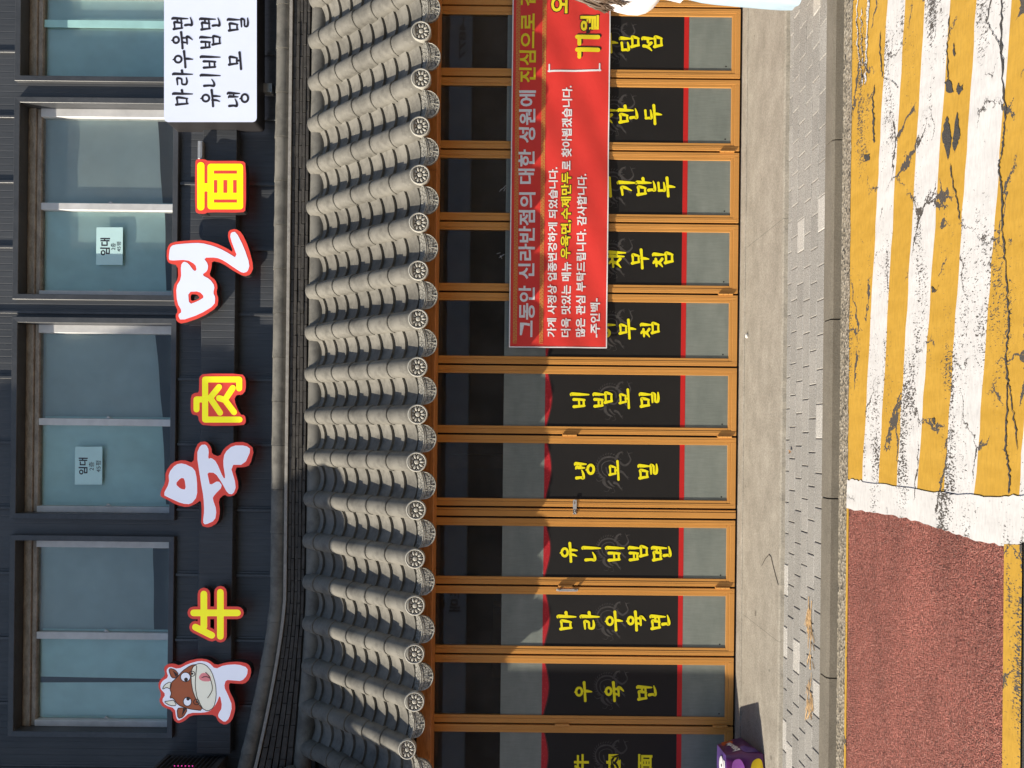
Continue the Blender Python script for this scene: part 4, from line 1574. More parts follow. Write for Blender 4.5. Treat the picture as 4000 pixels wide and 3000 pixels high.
# deck under the tiles
bm = bmesh.new()
d0, d1 = loc(-.1, 0, -.098), loc(SL - .13, 0, -.098)
vs = [bm.verts.new(p) for p in ((-3.0, d0[1], d0[2]), (4.6, d0[1], d0[2]), (4.6, d1[1], d1[2]), (-2.55, d1[1], d1[2]))]
bm.faces.new(vs)
vs2 = [bm.verts.new((v.co.x, v.co.y + .02, v.co.z - .03)) for v in vs]
bm.faces.new(vs2[::-1])
for i in range(4):
    bm.faces.new((vs[i], vs[(i + 1) % 4], vs2[(i + 1) % 4], vs2[i]))
done("roof_deck", bm, MT['tile_dark'], roof)
# wooden eave beam
bz0 = H + 304 * 5.61 / F
for (xa, xb) in ((-2.55, -1.02), (-1.018, 1.93), (1.932, 4.6)):
    bm = bmesh.new()
    box(bm, xa, xb, 5.61, 5.86, bz0, 2.446)
    done("eave_beam", bm, MT['wood'], roof, bev=.004)


# ridge rising toward the left end
def rise(X, amp):
    t = max(0.0, (-1.35 - X) / 1.25)
    return amp * t ** 1.35


def half_round(name, z, y, r, amp, step, mat, x0=-2.83, x1=4.6, up=1.0):
    bm = bmesh.new()
    x = x1
    while x > x0:
        a = max(x0, x - step)
        n = 12
        for (xa, xb) in ((a + .003, x),):
            rings = []
            ns = 4
            for q in range(ns + 1):
                xx = xa + (xb - xa) * q / ns
                rr = r + (.004 if q == 0 else 0)
                rings.append([bm.verts.new((xx, y - rr * math.sin(math.pi * i / n), z + rise(xx, amp) + up * rr * math.cos(math.pi * i / n))) for i in range(n + 1)])
            for q in range(ns):
                for i in range(n):
                    bm.faces.new((rings[q][i], rings[q + 1][i], rings[q + 1][i + 1], rings[q][i + 1]))
            for rg in (rings[0], rings[-1]):
                bm.faces.new(rg)
        x = a
    o = done(name, bm, mat, roof, smooth=True)
    o.data.set_sharp_from_angle(angle=R(40))
    return o


half_round("ridge_roll", H + 771 * 6.27 / F, 6.335, .073, .075, .685, MT['tile'])
half_round("ridge_cap", H + 913 * 6.30 / F, 6.355, .066, .215, .362, MT['tile'])
# mortar line under the cap and five flat courses
bm = bmesh.new()
for i in range(46):
    xa = -2.83 + i * .1615
    xb = xa + .1615
    z = H + 879 * 6.30 / F
    q = []
    for xx in (xa, xb):
        rz_ = rise(xx, .195)
        q.append([bm.verts.new((xx, yy, zz + rz_)) for yy, zz in ((6.285, z - .012), (6.285, z + .012), (6.45, z + .012), (6.45, z - .012))])
    for k in range(4):
        bm.faces.new((q[0][k], q[1][k], q[1][(k + 1) % 4], q[0][(k + 1) % 4]))
done("ridge_bedding", bm, MT['ridge_lime'], roof)
zb, zt_ = H + 806 * 6.3 / F, H + 872 * 6.3 / F
for k in range(5):
    bm = bmesh.new()
    x = -2.83 + (k % 2) * .09 - .12
    z0 = zb + (zt_ - zb) * k / 5
    z1 = z0 + (zt_ - zb) / 5 - .0045
    while x < 4.6:
        L_ = .183
        q = []
        jy = random.uniform(-.003, .003) - (.004 if k % 2 else 0)
        jz = random.uniform(-.0015, .0015)
        for xx in (x + .0025, x + L_ - .0025):
            f0 = (k + .1) / 5
            rz_ = rise(xx, .075 + (.195 - .075) * f0)
            st_ = 1 + .8 * max(0, rise(xx, 1.0))
            q.append([bm.verts.new((xx, yy + jy, zz + rz_ + jz)) for yy, zz in ((6.30, z0), (6.30, z0 + (z1 - z0) * st_), (6.46, z0 + (z1 - z0) * st_), (6.46, z0))])
        for a_ in range(4):
            bm.faces.new((q[0][a_], q[1][a_], q[1][(a_ + 1) % 4], q[0][(a_ + 1) % 4]))
        bm.faces.new(q[0])
        bm.faces.new(q[1][::-1])
        x += L_
    done("ridge_course", bm, MT['ridge_brick'], roof, bev=.0015)
bm = bmesh.new()
box(bm, -2.83, 4.6, 6.32, 6.47, zb - .1, zt_ + .06)
done("ridge_core", bm, MT['tile_dark'], roof)
# hip going down to the left front corner
hs = Vector((-2.80, 6.30, 3.62))
he = Vector((-3.35, 5.62, 3.02))
hd = (he - hs)
for (name, r_, lift) in (("hip_cap", .075, .05), ("hip_base", .105, -.03)):
    bm = bmesh.new()
    rings = []
    sd = Vector((hd.y, -hd.x, 0)).normalized()
    upv = sd.cross(hd.normalized())
    if upv.z < 0:
        upv = -upv
    for q in range(9):
        c = hs + hd * q / 8 + Vector((0, 0, lift))
        rr = r_ * (1.03 if q % 2 else 1)
        rings.append([bm.verts.new(c + sd * rr * math.cos(math.pi * (i - 2) / 8) + upv * rr * math.sin(math.pi * (i - 2) / 8)) for i in range(13)])
    for q in range(8):
        for i in range(12):
            bm.faces.new((rings[q][i], rings[q][i + 1], rings[q + 1][i + 1], rings[q + 1][i]))
    bm.faces.new(rings[0])
    bm.faces.new(rings[-1])
    done(name, bm, MT['tile'], roof, smooth=True)
# side slope of the hip
bm = bmesh.new()
vs = [bm.verts.new(p) for p in ((-2.83, 6.5, 3.5), (-2.83, 6.30, 3.5), (-3.3, 5.7, 2.95), (-3.6, 6.5, 2.5))]
bm.faces.new(vs)
done("hip_slope", bm, MT['tile'], roof)

# ================================================================ FOLDING DOORS
GAPS = [-253, 26, 304, 588, 869, 1145, 1429, 1701, 1985, 2025, 2291, 2561, 2832, 3105, 3380]
XG = [W(2400, y, Y_DOOR)[0] for y in GAPS]
DZ0 = H - 876 * Y_DOOR / F
DZ1 = 2.50
zpx = lambda x, Y=Y_DOOR: H - (x - CV) * Y / F
SW = .058
YG = Y_DOOR + .014      # glass front
leaf_txt = {
    0: ("", []),
    1: ("수딤섬", [(2344, 2412, 172, 0), (2425, 2495, 172, 0), (2513, 2585, 172, 0)]),
    2: ("치만두", [(2338, 2410, 452, 0), (2420, 2490, 452, 0), (2517, 2583, 452, 0)]),
    3: ("고기만두", [(2342, 2410, 735, 0), (2415, 2485, 735, 0), (2490, 2560, 735, 0), (2568, 2635, 735, 0)]),
    4: ("채무침", [(2375, 2443, 1016, 0), (2468, 2533, 1016, 0), (2555, 2627, 1016, 0)]),
    5: ("이무침", [(2325, 2402, 1290, 0), (2420, 2482, 1290, 0), (2507, 2573, 1290, 0)]),
    6: ("비빔모밀", [(2232, 2300, 1562, 0), (2322, 2390, 1562, 0), (2420, 2478, 1562, 0), (2503, 2573, 1562, 0)]),
    7: ("냉모밀", [(2250, 2320, 1842, 0), (2380, 2437, 1842, 0), (2498, 2567, 1842, 0)]),
    9: ("유니비빔면", [(2190, 2254, 2162, 0), (2277, 2345, 2162, 0), (2369, 2437, 2162, 0), (2460, 2528, 2162, 0), (2551, 2620, 2162, 0)]),
    10: ("마라우육면", [(2180, 2249, 2430, 0), (2270, 2340, 2430, 0), (2366, 2430, 2430, 0), (2454, 2522, 2430, 0), (2545, 2615, 2430, 0)]),
    11: ("우육면", [(2246, 2310, 2706, 0), (2368, 2436, 2706, 0), (2493, 2562, 2706, 0)]),
    12: ("牛肉面", []),
    13: ("", []),
}
leaf_lab = {
    0: "gold framed door leaf beside the person, its hinge near the ground",
    1: "gold framed folding door leaf at the right end, yellow dumpling word below the banner's 11",
    2: "gold framed door leaf whose poster shows 만두 alone below the red banner",
    3: "gold framed folding door leaf with four yellow syllables running out from under the red banner",
    4: "gold framed folding door leaf lettered 채무침 below the red banner",
    5: "gold framed folding door leaf under the left end of the red banner, lettered 이무침",
    6: "gold framed folding door leaf lettered 비빔모밀 just left of the red banner",
    7: "gold framed folding door leaf lettered 냉모밀 with the metal hasp on its left stile",
    9: "gold framed folding door leaf lettered 유니비빔면 left of the narrow door post",
    10: "gold framed folding door leaf lettered 마라우육면 with a small pale handle",
    11: "gold framed folding door leaf lettered 우육면, half shaded at its foot",
    12: "gold framed folding door leaf with Chinese characters behind the purple bag",
    13: "gold framed folding door leaf left of the leaf with Chinese characters",
}
POSTER_T, POSTER_B = zpx(2158), zpx(2657)
RED_T = zpx(2128)
FILM_T = zpx(1966)
RED_B0, RED_B1 = zpx(2657), zpx(2676)


def dragon(bm, cx, cz_, sc, Y):
    k = [0]

    def st(p, w):
        stroke([(cx + a * sc, cz_ + b * sc) for a, b in p], [x * sc for x in w] if hasattr(w, '__len__') else w * sc, Y - .00001 * k[0], bm)
        k[0] += 1
    # coiled body as two bands of scales
    arc = [(-.20, .30), (-.05, .46), (.20, .50), (.40, .36), (.46, .10), (.36, -.12), (.10, -.16), (-.10, -.02), (-.06, .18), (.12, .24)]
    inn = [(-.14, .22), (-.02, .35), (.18, .38), (.30, .28), (.34, .10), (.27, -.03), (.10, -.05)]
    st(arc, .05)
    st(inn, .03)
    for i in range(26):
        t = i / 25
        a = 2.35 - t * 4.3
        p = (.14 + math.cos(a) * .33, .16 + math.sin(a) * .33)
        st([p, (p[0] + .045 * math.cos(a + 1), p[1] + .045 * math.sin(a + 1))], .022)
    for i in range(18):
        a = 2.5 - i * .2
        p = (.14 + math.cos(a) * .41, .14 + math.sin(a) * .41)
        st([p, (p[0] + .06 * math.cos(a - .7), p[1] + .06 * math.sin(a - .7))], [.03, .008])
    # head, jaw, horns, whiskers
    st([(-.20, .30), (-.34, .30), (-.46, .20), (-.52, .06)], [.09, .11, .07, .03])
    st([(-.30, .16), (-.42, .06), (-.46, -.03)], [.07, .05, .02])
    st([(-.26, .36), (-.30, .48), (-.22, .56)], [.03, .025, .01])
    st([(-.18, .36), (-.16, .48)], [.03, .01])
    st([(-.50, .12), (-.62, .18), (-.60, .30)], .014)
    st([(-.48, .02), (-.62, -.04), (-.66, .06)], .014)
    # legs with claws, tail
    for (x0, y0, x1, y1) in ((.40, -.06, .62, -.22), (.02, -.16, -.16, -.40), (-.34, -.02, -.52, -.22)):
        st([(x0, y0), ((x0 + x1) / 2 + .05, (y0 + y1) / 2), (x1, y1)], [.09, .07, .04])
        for q in (-1, 0, 1):
            st([(x1, y1), (x1 + .07 * math.sin(q) - .02, y1 - .08 + .02 * abs(q))], [.03, .008])
    st([(.36, -.12), (.20, -.34), (.36, -.52), (.56, -.46), (.60, -.58)], [.08, .07, .05, .035, .01])
    st([(.55, -.46), (.66, -.40)], [.03, .006])


SIZES = {i: (XG[i + 1], XG[i]) for i in range(len(XG) - 1)}


def door_leaf(i):
    xl_, xr_ = SIZES[i]
    g = .0075
    a, b = xl_ + g, xr_ - g
    root = empty("folding_door", ((a + b) / 2, Y_DOOR, DZ0))
    tag(root, leaf_lab[i], "folding door", "gold framed folding doors")
    bm = bmesh.new()
    Yb = Y_DOOR + .045
    br = .064
    # stiles, with an inner glazing bead standing 3 mm lower
    box(bm, a, a + SW * .60, Y_DOOR, Yb, DZ0, DZ1)
    box(bm, a + SW * .60 + .0006, a + SW, Y_DOOR + .003, Yb, DZ0 + br, DZ1)
    box(bm, b - SW * .60, b, Y_DOOR, Yb, DZ0, DZ1)
    box(bm, b - SW, b - SW * .60 - .0006, Y_DOOR + .003, Yb, DZ0 + br, DZ1)
    box(bm, a + SW * .60 + .0006, b - SW * .60 - .0006, Y_DOOR, Yb, DZ0, DZ0 + br * .62)
    box(bm, a + SW * .60 + .0006, b - SW * .60 - .0006, Y_DOOR + .003, Yb, DZ0 + br * .62 + .0006, DZ0 + br - .0006)
    box(bm, a + SW, b - SW, Y_DOOR, Yb, DZ1 - .07, DZ1)
    # raised fluting line
    for xx in (a + SW * .34, b - SW * .34):
        box(bm, xx - .002, xx + .002, Y_DOOR - .0016, Y_DOOR + .002, DZ0 + .012, DZ1)
    done("frame", bm, MT['gold'], root, bev=.0022)
    ga, gb = a + SW - .002, b - SW + .002
    gz0 = DZ0 + br - .002
    bm = bmesh.new()
    flat(bm, [[(ga, gz0), (gb, gz0), (gb, DZ1 - .07), (ga, DZ1 - .07)]], YG)
    raw("glass_pane", bm, MT['glass_door'], root)
    bm = bmesh.new()
    flat(bm, [[(ga, gz0), (gb, gz0), (gb, FILM_T), (ga, FILM_T)]], YG - .0012)
    flm = raw("frosted_film", bm, MT['film'], root)
    # poster with wavy red head
    Yp = YG - .0022
    wid = gb - ga
    nn = 16
    crv = [(ga + wid * k / nn, POSTER_T + .012 - .05 * (1 - abs(-1 + 2 * k / nn) ** 2.2) * .0 - .024 * math.cos(math.pi * (k / nn - .55) * 1.35) + .012) for k in range(nn + 1)]
    bm = bmesh.new()
    flat(bm, [[(ga, RED_B0), (gb, RED_B0)] + crv[::-1]], Yp)
    pst = raw("poster", bm, MT['poster'], root)
    bm = bmesh.new()
    flat(bm, [[(x, z + .009) for x, z in crv] + [(gb, RED_T), (ga, RED_T)]], Yp)
    raw("red_head_band", bm, MT['red_band'], pst)
    bm = bmesh.new()
    flat(bm, [[(x, z + .0004) for x, z in crv] + [(x, z + .0086) for x, z in crv[::-1]]], Yp)
    raw("maroon_line", bm, MT['maroon_line'], pst)
    bm = bmesh.new()
    flat(bm, [[(ga, RED_B1), (gb, RED_B1), (gb, RED_B0 - .0006), (ga, RED_B0 - .0006)]], Yp)
    raw("red_foot_line", bm, MT['red_line'], pst)
    bm = bmesh.new()
    dragon(bm, ga + wid * .50, zpx(2400), .155 * wid / .42 * 1.55, Yp - .0006)
    raw("dragon_print", bm, MT['dragon'], pst)
    txt, pos = leaf_txt[i]
    bm = bmesh.new()
    if pos:
        for ch, (xa, xb, yc, half) in zip(txt, pos):
            if half:
                xa = xb - 68
            brush_px(bm, ch, xa, xb, yc - 4, 66, Yp - .003, .150)
    elif txt:
        for ch, (xa, xb) in zip(txt, ((2242, 2300), (2368, 2424), (2492, 2548))):
            text_px(bm, ch, xa, xb, 3012, 2946, Yp - .003, off=.035)
    if len(bm.verts):
        raw("lettering", bm, MT['yellow_ink'], pst)
    else:
        bm.free()
    # floor bolt dot at the foot of the film
    p = W(2812, GAPS[i + 1] - 44, YG)
    bm = bmesh.new()
    flat(bm, [disc2(p[0], zpx(2822), .006)], YG - .0017)
    flat(bm, [disc2(p[0], zpx(2822), .0026)], YG - .0020)
    raw("film_stud", bm, MT['gap'], flm)
    # hinges on the right-hand edge of some leaves
    hz = {0: (2828,), 3: (2828,), 5: (2828,), 7: (2830, 2225), 10: (2828, 2215), 12: (2825, 2208), 1: (2828,)}
    for hx in hz.get(i, ()):
        if i == 1:
            continue
        bm = bmesh.new()
        zc = zpx(hx)
        for q in range(3):
            h0 = zc - .053 + q * .0365
            bmesh.ops.create_cone(bm, cap_ends=True, segments=12, radius1=.0085, radius2=.0085, depth=.034,
                                  matrix=Matrix.Translation((xr_, Y_DOOR - .008, h0 + .017)))
        box(bm, xr_ - .005, xr_ + .005, Y_DOOR - .003, Y_DOOR + .01, zc - .053, zc + .056)
        done("hinge", bm, MT['gold'], root)
    if i == 10:
        bm = bmesh.new()
        zc0, zc1 = zpx(2264), zpx(2180)
        xh = b - .022
        box(bm, xh - .009, xh + .009, Y_DOOR - .006, Y_DOOR - .002, zc0, zc1)
        box(bm, xh - .006, xh + .006, Y_DOOR - .026, Y_DOOR - .006, zc0 + .012, zc0 + .030)
        box(bm, xh - .006, xh + .006, Y_DOOR - .026, Y_DOOR - .006, zc1 - .030, zc1 - .012)
        box(bm, xh - .006, xh + .006, Y_DOOR - .032, Y_DOOR - .026, zc0 + .012, zc1 - .012)
        done("handle", bm, MT['steel'], root, bev=.002)
    return root


for i in range(14):
    if i == 8:
        continue
    door_leaf(i)
# narrow post between the two folding sets
a, b = XG[9] + .008, XG[8] - .008
bm = bmesh.new()
box(bm, a, a + (b - a) * .72, Y_DOOR + .002, Y_DOOR + .06, DZ0 - .004, DZ1)
box(bm, a + (b - a) * .74, b, Y_DOOR + .005, Y_DOOR + .06, DZ0 - .004, DZ1)
tag(done("door_post", bm, MT['gold'], bev=.0025), "narrow gold door post between the two sets of folding doors, beside the hasp", "door post")
# dark rebate and sill behind the leaves
bm = bmesh.new()
box(bm, XG[-1] - .3, XG[0] + .3, Y_DOOR + .035, Y_DOOR + .055, ZA + .006, DZ0 + .012)
for x in XG:
    box(bm, x - .018, x + .018, Y_DOOR + .03, Y_DOOR + .05, DZ0 + .013, DZ1)
tag(done("door_track", bm, MT['gap']), "black floor track and rubber gaps behind the gold folding doors", "door track")
# hasp
pz = zpx(2248)
hp = W(2248, 1962, Y_DOOR)
hasp = tag(empty("hasp_lock", (XG[8], Y_DOOR, pz)), "small shiny metal hasp across the gap left of the 냉모밀 door leaf", "hasp")
bm = bmesh.new()
flat(bm, [rrect(XG[8] - .012, XG[8] + .062, pz - .014, pz + .014, .006), rrect(XG[8] + .030, XG[8] + .050, pz - .004, pz + .004, .003)], Y_DOOR - .008, Y_DOOR - .004)
done("hasp_plate", bm, MT['steel'], hasp)
bm = bmesh.new()
box(bm, XG[8] - .052, XG[8] - .014, Y_DOOR - .004, Y_DOOR + .002, pz - .013, pz + .013)
for dx, dz in ((-.02, .0), (-.043, -.009), (-.043, .009), (-.034, 0)):
    bmesh.ops.create_uvsphere(bm, u_segments=10, v_segments=6, radius=.0058, matrix=Matrix.Translation((XG[8] + dx, Y_DOOR - .005, pz + dz)))
done("staple", bm, MT['chrome'], hasp)

# ================================================================ BANNER
BY = 5.862
bz1, bz0_ = zpx(1984, BY), zpx(2366, BY)
bx0 = W(2170, 1360, BY)[0]
bx1 = 4.9


def banner_y(X, Z):
    t = (bz1 - Z) / (bz1 - bz0_)
    d = .010 * math.sin(X * 5.3 + t * 2.2) * (.3 + .7 * t)
    d += .007 * math.sin(X * 11.0 - t * 5.0 + 1.2) * math.sin(math.pi * min(1, max(0, t)))
    d += .005 * math.sin((X * .6 + t) * 17)
    d -= .012 * math.exp(-((X - 1.62) / .10) ** 2 - ((t - .62) / .16) ** 2)
    d += .005 * math.sin(X * 3.1 + t * 7.0) * t
    return BY - .014 + min(.011, d * .60)


ban = tag(empty("banner", (bx0, BY, bz0_)), "long red cloth banner with white and yellow writing taped across the doors", "banner")
bm = bmesh.new()
nx, nz = 170, 26
grid = [[bm.verts.new((bx0 + (bx1 - bx0) * i / nx, banner_y(bx0 + (bx1 - bx0) * i / nx, bz0_ + (bz1 - bz0_) * j / nz), bz0_ + (bz1 - bz0_) * j / nz)) for j in range(nz + 1)] for i in range(nx + 1)]
for i in range(nx):
    for j in range(nz):
        bm.faces.new((grid[i][j], grid[i + 1][j], grid[i + 1][j + 1], grid[i][j + 1]))
o = done("cloth", bm, MT['banner'], ban, smooth=True)
yb1 = lambda X, Z: banner_y(X, Z) - .0022
yb2 = lambda X, Z: banner_y(X, Z) - .0029


def strip(bm, pts, w, yf):
    stroke(pts, w, bm=bm, yf=yf, smooth=0)


bm = bmesh.new()
ew = .0085
e = ew / 2
nseg = 60
strip(bm, [(bx0 + e + (bx1 - bx0) * k / nseg * .998, bz1 - e) for k in range(nseg + 1)], ew, yb1)
strip(bm, [(bx0 + e + (bx1 - bx0) * k / nseg * .998, bz0_ + e) for k in range(nseg + 1)], ew, yb1)
strip(bm, [(bx0 + e, bz0_ + ew + .001 + (bz1 - bz0_ - 2 * ew - .002) * k / 12) for k in range(13)], ew, yb1)
raw("white_border", bm, MT['banner_white'], ban)
# key pattern bands
for xc in (2007, 2109):
    bm = bmesh.new()
    zc = zpx(xc, BY)
    hh = .0125
    x = bx0 + .035
    up = 1
    while x < bx1 - .05:
        w_ = .0042
        # interlocking hooks
        strip(bm, [(x, zc - hh * up), (x, zc + hh * up), (x + .020, zc + hh * up), (x + .020, zc - hh * .1 * up)], w_, yb1)
        up = -up
        x += .0135
    raw("key_pattern", bm, MT['banner_gold'], ban)


def bt(name, s, xa, xb, ya, yb, mat, off, outline=0):
    if outline:
        bm = bmesh.new()
        text_px(bm, s, xa, xb, ya, yb, BY, off=off + outline, yf=yb1, ref=off)
        raw("letter_outline", bm, MT['banner_black'], ban)
    bm = bmesh.new()
    text_px(bm, s, xa, xb, ya, yb, BY, off=off, yf=yb2)
    raw(name, bm, MT[mat], ban)


bt("lettering", "그동안", 2024, 2088, 1318, 1118, 'banner_white', .025)
bt("lettering", "신라반점의", 2024, 2088, 1092, 754, 'banner_white', .025)
bt("lettering", "대한", 2024, 2088, 722, 588, 'banner_white', .025)
bt("lettering", "성원에", 2026, 2091, 562, 357, 'banner_white', .025)
bt("lettering", "진심으로", 2028, 2092, 327, 60, 'banner_yellow', .025)
bt("lettering", "감", 2030, 2092, 30, -42, 'banner_yellow', .025)
bt("lettering", "가게 사정상 업종변경하게 되었습니다.", 2136, 2172, 1318, 656, 'banner_white', .026)
bt("lettering", "더욱 맛있는 메뉴", 2190, 2228, 1318, 1025, 'banner_white', .026)
bt("lettering", "우육면,수제만두", 2188, 2230, 1012, 676, 'banner_yellow', .028, .045)
bt("lettering", "로 찾아뵙겠습니다.", 2192, 2232, 668, 338, 'banner_white', .026)
bt("lettering", "많은 관심 부탁드립니다. 감사합니다.", 2247, 2285, 1318, 682, 'banner_white', .026)
bt("lettering", "-주인백-", 2304, 2342, 1320, 1166, 'banner_white', .024)
for yy in (228, 178):
    for nm, mt, yf_, sh in (("letter_outline", 'banner_black', yb1, 5), ("lettering", 'banner_yellow', yb2, 0)):
        bm = bmesh.new()
        for (pa, pb, w_) in (((2254, yy - 28), (2335, yy - 28), 17), ((2262, yy - 18), (2262, yy), 15)):
            pl_ = P2([(pa[0] + (pb[0] - pa[0]) * k / 12 + sh, pa[1] + (pb[1] - pa[1]) * k / 12 - sh) for k in range(13)], BY)
            stroke(pl_, w_ * BY / F, bm=bm, yf=yf_, smooth=0)
        raw(nm, bm, MT[mt], ban)
bt("lettering", "월", 2266, 2338, 132, 64, 'banner_yellow', .03, .04)
bt("lettering", "오", 2152, 2216, 57, -12, 'banner_yellow', .03, .04)
bm = bmesh.new()
pz_ = lambda pts: P2(pts, BY)
for seg in ([(2142, 283), (2344, 279)], [(2145, 285), (2145, 258)], [(2341, 281), (2341, 254)]):
    p0, p1 = P2(seg, BY)
    strip(bm, [(p0[0] + (p1[0] - p0[0]) * k / 8, p0[1] + (p1[1] - p0[1]) * k / 8) for k in range(9)], .011 if seg[0][0] != 2142 else .014, yb2)
raw("bracket_print", bm, MT['banner_white'], ban)
# clear tape ends above the banner
for (x, y) in ((1945, 1000), (1960, 735)):
    bm = bmesh.new()
    p = W(x, y, Y_DOOR)
    for q in range(3):
        stroke([(p[0] + random.uniform(-.03, .03), p[2] + random.uniform(-.02, .02)), (p[0] + random.uniform(-.02, .03), p[2] - .03 + random.uniform(-.02, .02))], .0035, YG - .002 - q * .0003, bm, smooth=0)
    raw("tape_end", bm, MT['steel'], ban)

# ================================================================ BAG
bg_ = tag(empty("plastic_bag", (-2.52, 5.30, ZA + .008)), "purple plastic bag with yellow and teal print on the concrete at the left edge", "bag")


BZ = ZA + .009
FRc, BRc, FLc, BLc = Vector((-2.150, 5.22, BZ)), Vector((-2.24, 5.74, BZ)), Vector((-2.78, 5.10, BZ)), Vector((-2.86, 5.66, BZ))
UPV = {id(FRc): Vector((-.015, .015, .250)), id(BRc): Vector((-.03, -.06, .190)), id(FLc): Vector((.02, .02, .245)), id(BLc): Vector((.02, -.05, .20))}
top_ = lambda c: c + UPV[id(c)]
BAGF = {'right': (FRc, BRc, top_(FRc), top_(BRc)), 'front': (FLc, FRc, top_(FLc), top_(FRc)), 'top': (top_(FLc), top_(FRc), top_(BLc), top_(BRc)),
        'back': (BRc, BLc, top_(BRc), top_(BLc)), 'left': (BLc, FLc, top_(BLc), top_(FLc)), 'base': (BLc, BRc, FLc, FRc)}


def bagp(face, u, v, d=0.0):
    a, b, c, e = BAGF[face]
    p = a.lerp(b, u).lerp(c.lerp(e, u), v)
    nn = (b - a).cross(c - a).normalized()
    k = math.sin(math.pi * min(1, max(0, u))) * math.sin(math.pi * min(1, max(0, v)))
    w_ = .010 * math.sin(9 * u + 5 * v) * math.sin(7 * v + 2 * u + 1) * min(1, 3 * k)
    return p + nn * (.026 * k ** .6 + w_ + d)


for nm, mt, faces in (("body", 'bag', ('top', 'back', 'left', 'base')), ("shaded_plum_side", 'bag_shaded', ('right', 'front'))):
    bm = bmesh.new()
    for fc in faces:
        g = [[bm.verts.new(bagp(fc, i / 14, j / 14)) for j in range(15)] for i in range(15)]
        for i in range(14):
            for j in range(14):
                bm.faces.new((g[i][j], g[i + 1][j], g[i + 1][j + 1], g[i][j + 1]))
    bmesh.ops.remove_doubles(bm, verts=bm.verts, dist=1e-4)
    done(nm, bm, MT[mt], bg_, smooth=True)


def bag_patch(name, mat, face, pts, d):
    bm = bmesh.new()
    c = (sum(p[0] for p in pts) / len(pts), sum(p[1] for p in pts) / len(pts))
    rings = []
    for k in (1, .8, .6, .4, .2):
        rings.append([bm.verts.new(bagp(face, c[0] + (p[0] - c[0]) * k, c[1] + (p[1] - c[1]) * k, d)) for p in pts])
    n = len(pts)
    for a_, b_ in zip(rings[:-1], rings[1:]):
        for i in range(n):
            bm.faces.new((a_[i], a_[(i + 1) % n], b_[(i + 1) % n], b_[i]))
    bm.faces.new(rings[-1])
    done(name, bm, MT[mat], bg_, smooth=True)


bag_patch("orange_print", 'bag_orange', 'right', chaikin([(.52, .60), (.70, .50), (.93, .62), (.96, .84), (.72, .92), (.55, .82)], 2), .003)
bag_patch("purple_print", 'bag', 'right', chaikin([(.04, .08), (.22, .05), (.30, .30), (.20, .55), (.06, .50)], 2), .003)
bag_patch("yellow_print", 'bag_yellow', 'front', chaikin([(.62, .03), (.93, .02), (.97, .14), (.93, .34), (.78, .40), (.64, .30)], 2), .003)
bag_patch("teal_print", 'bag_teal', 'front', chaikin([(.62, .10), (.80, .12), (.86, .30), (.74, .44), (.60, .40)], 2), .006)
bag_patch("flap", 'bag_flap', 'front', chaikin([(.30, .52), (.86, .50), (.97, .62), (.95, .84), (.80, .90), (.30, .86)], 2), .010)
bag_patch("label_print", 'banner_white', 'top', [(.45, .04), (.93, .05), (.93, .16), (.45, .14)], .003)
bag_patch("white_print", 'banner_white', 'top', chaikin([(.72, .20), (.80, .16), (.93, .20), (.96, .32), (.90, .46), (.80, .44), (.76, .34)], 2), .003)
bag_patch("dot_print", 'ink', 'top', disc2(.85, .29, .018, .022, 10), .005)
vs_, fs_ = text2d("beadhm", .03)
w_ = max(v[0] for v in vs_)
bm = bmesh.new()
out = [bm.verts.new(bagp('right', .10 + .52 * x / w_, .56 + .30 * z + .10 * x / w_, .0045)) for x, z in vs_]
for f in fs_:
    try:
        bm.faces.new([out[i] for i in f])
    except ValueError:
        pass
raw("lettering", bm, MT['banner_white'], bg_)

# ================================================================ SMALL THINGS ON THE GROUND
for (x_, y_, r_) in ((3012, 2960, .016), (3005, 2620, .010), (2952, 2395, .022), (2930, 1640, .007), (3030, 1130, .006), (2948, 140, .008), (2975, 700, .008), (2912, 1900, .009)):
    p = G(x_, y_, ZA)
    bm = bmesh.new()
    vs = [bm.verts.new((p[0] + r_ * (.8 + .35 * random.random()) * math.cos(k * .5236), p[1] + r_ * .8 * (.8 + .35 * random.random()) * math.sin(k * .5236), ZA + .0012)) for k in range(12)]
    f_ = bm.faces.new(vs)
    tag(raw("pavement_stain", bm, MT['joint']), kind='structure')
p = G(2922, 1312, ZA)
bm = bmesh.new()
bmesh.ops.create_icosphere(bm, subdivisions=2, radius=.016, matrix=Matrix.Translation((p[0], p[1], ZA + .010)) @ Matrix.Diagonal((1.1, .8, .75, 1)))
for v in bm.verts:
    v.co += Vector((random.uniform(-.002, .002),) * 3)
tag(done("pebble", bm, MT['pebble'], smooth=True), "small white pebble alone on the bare concrete apron", "pebble")
bm = bmesh.new()
wp = [G(a, b, ZA + .003) for a, b in ((2975, 2210), (2988, 2185), (3004, 2166), (3012, 2176), (3020, 2210), (3030, 2250), (3040, 2285))]


def tube3(bm, pts, r_, n=5):
    last = None
    for i, p in enumerate(pts):
        q = Vector(pts[min(i + 1, len(pts) - 1)]) - Vector(pts[max(i - 1, 0)])
        q.normalize()
        s_ = q.cross(Vector((0, 0, 1)))
        s_ = s_.normalized() if s_.length > 1e-4 else Vector((1, 0, 0))
        u_ = s_.cross(q)
        rr = r_[i] if hasattr(r_, '__len__') else r_
        ring = [bm.verts.new(Vector(p) + s_ * rr * math.cos(2 * math.pi * k / n) + u_ * rr * math.sin(2 * math.pi * k / n)) for k in range(n)]
        if last:
            for k in range(n):
                bm.faces.new((last[k], last[(k + 1) % n], ring[(k + 1) % n], ring[k]))
        last = ring


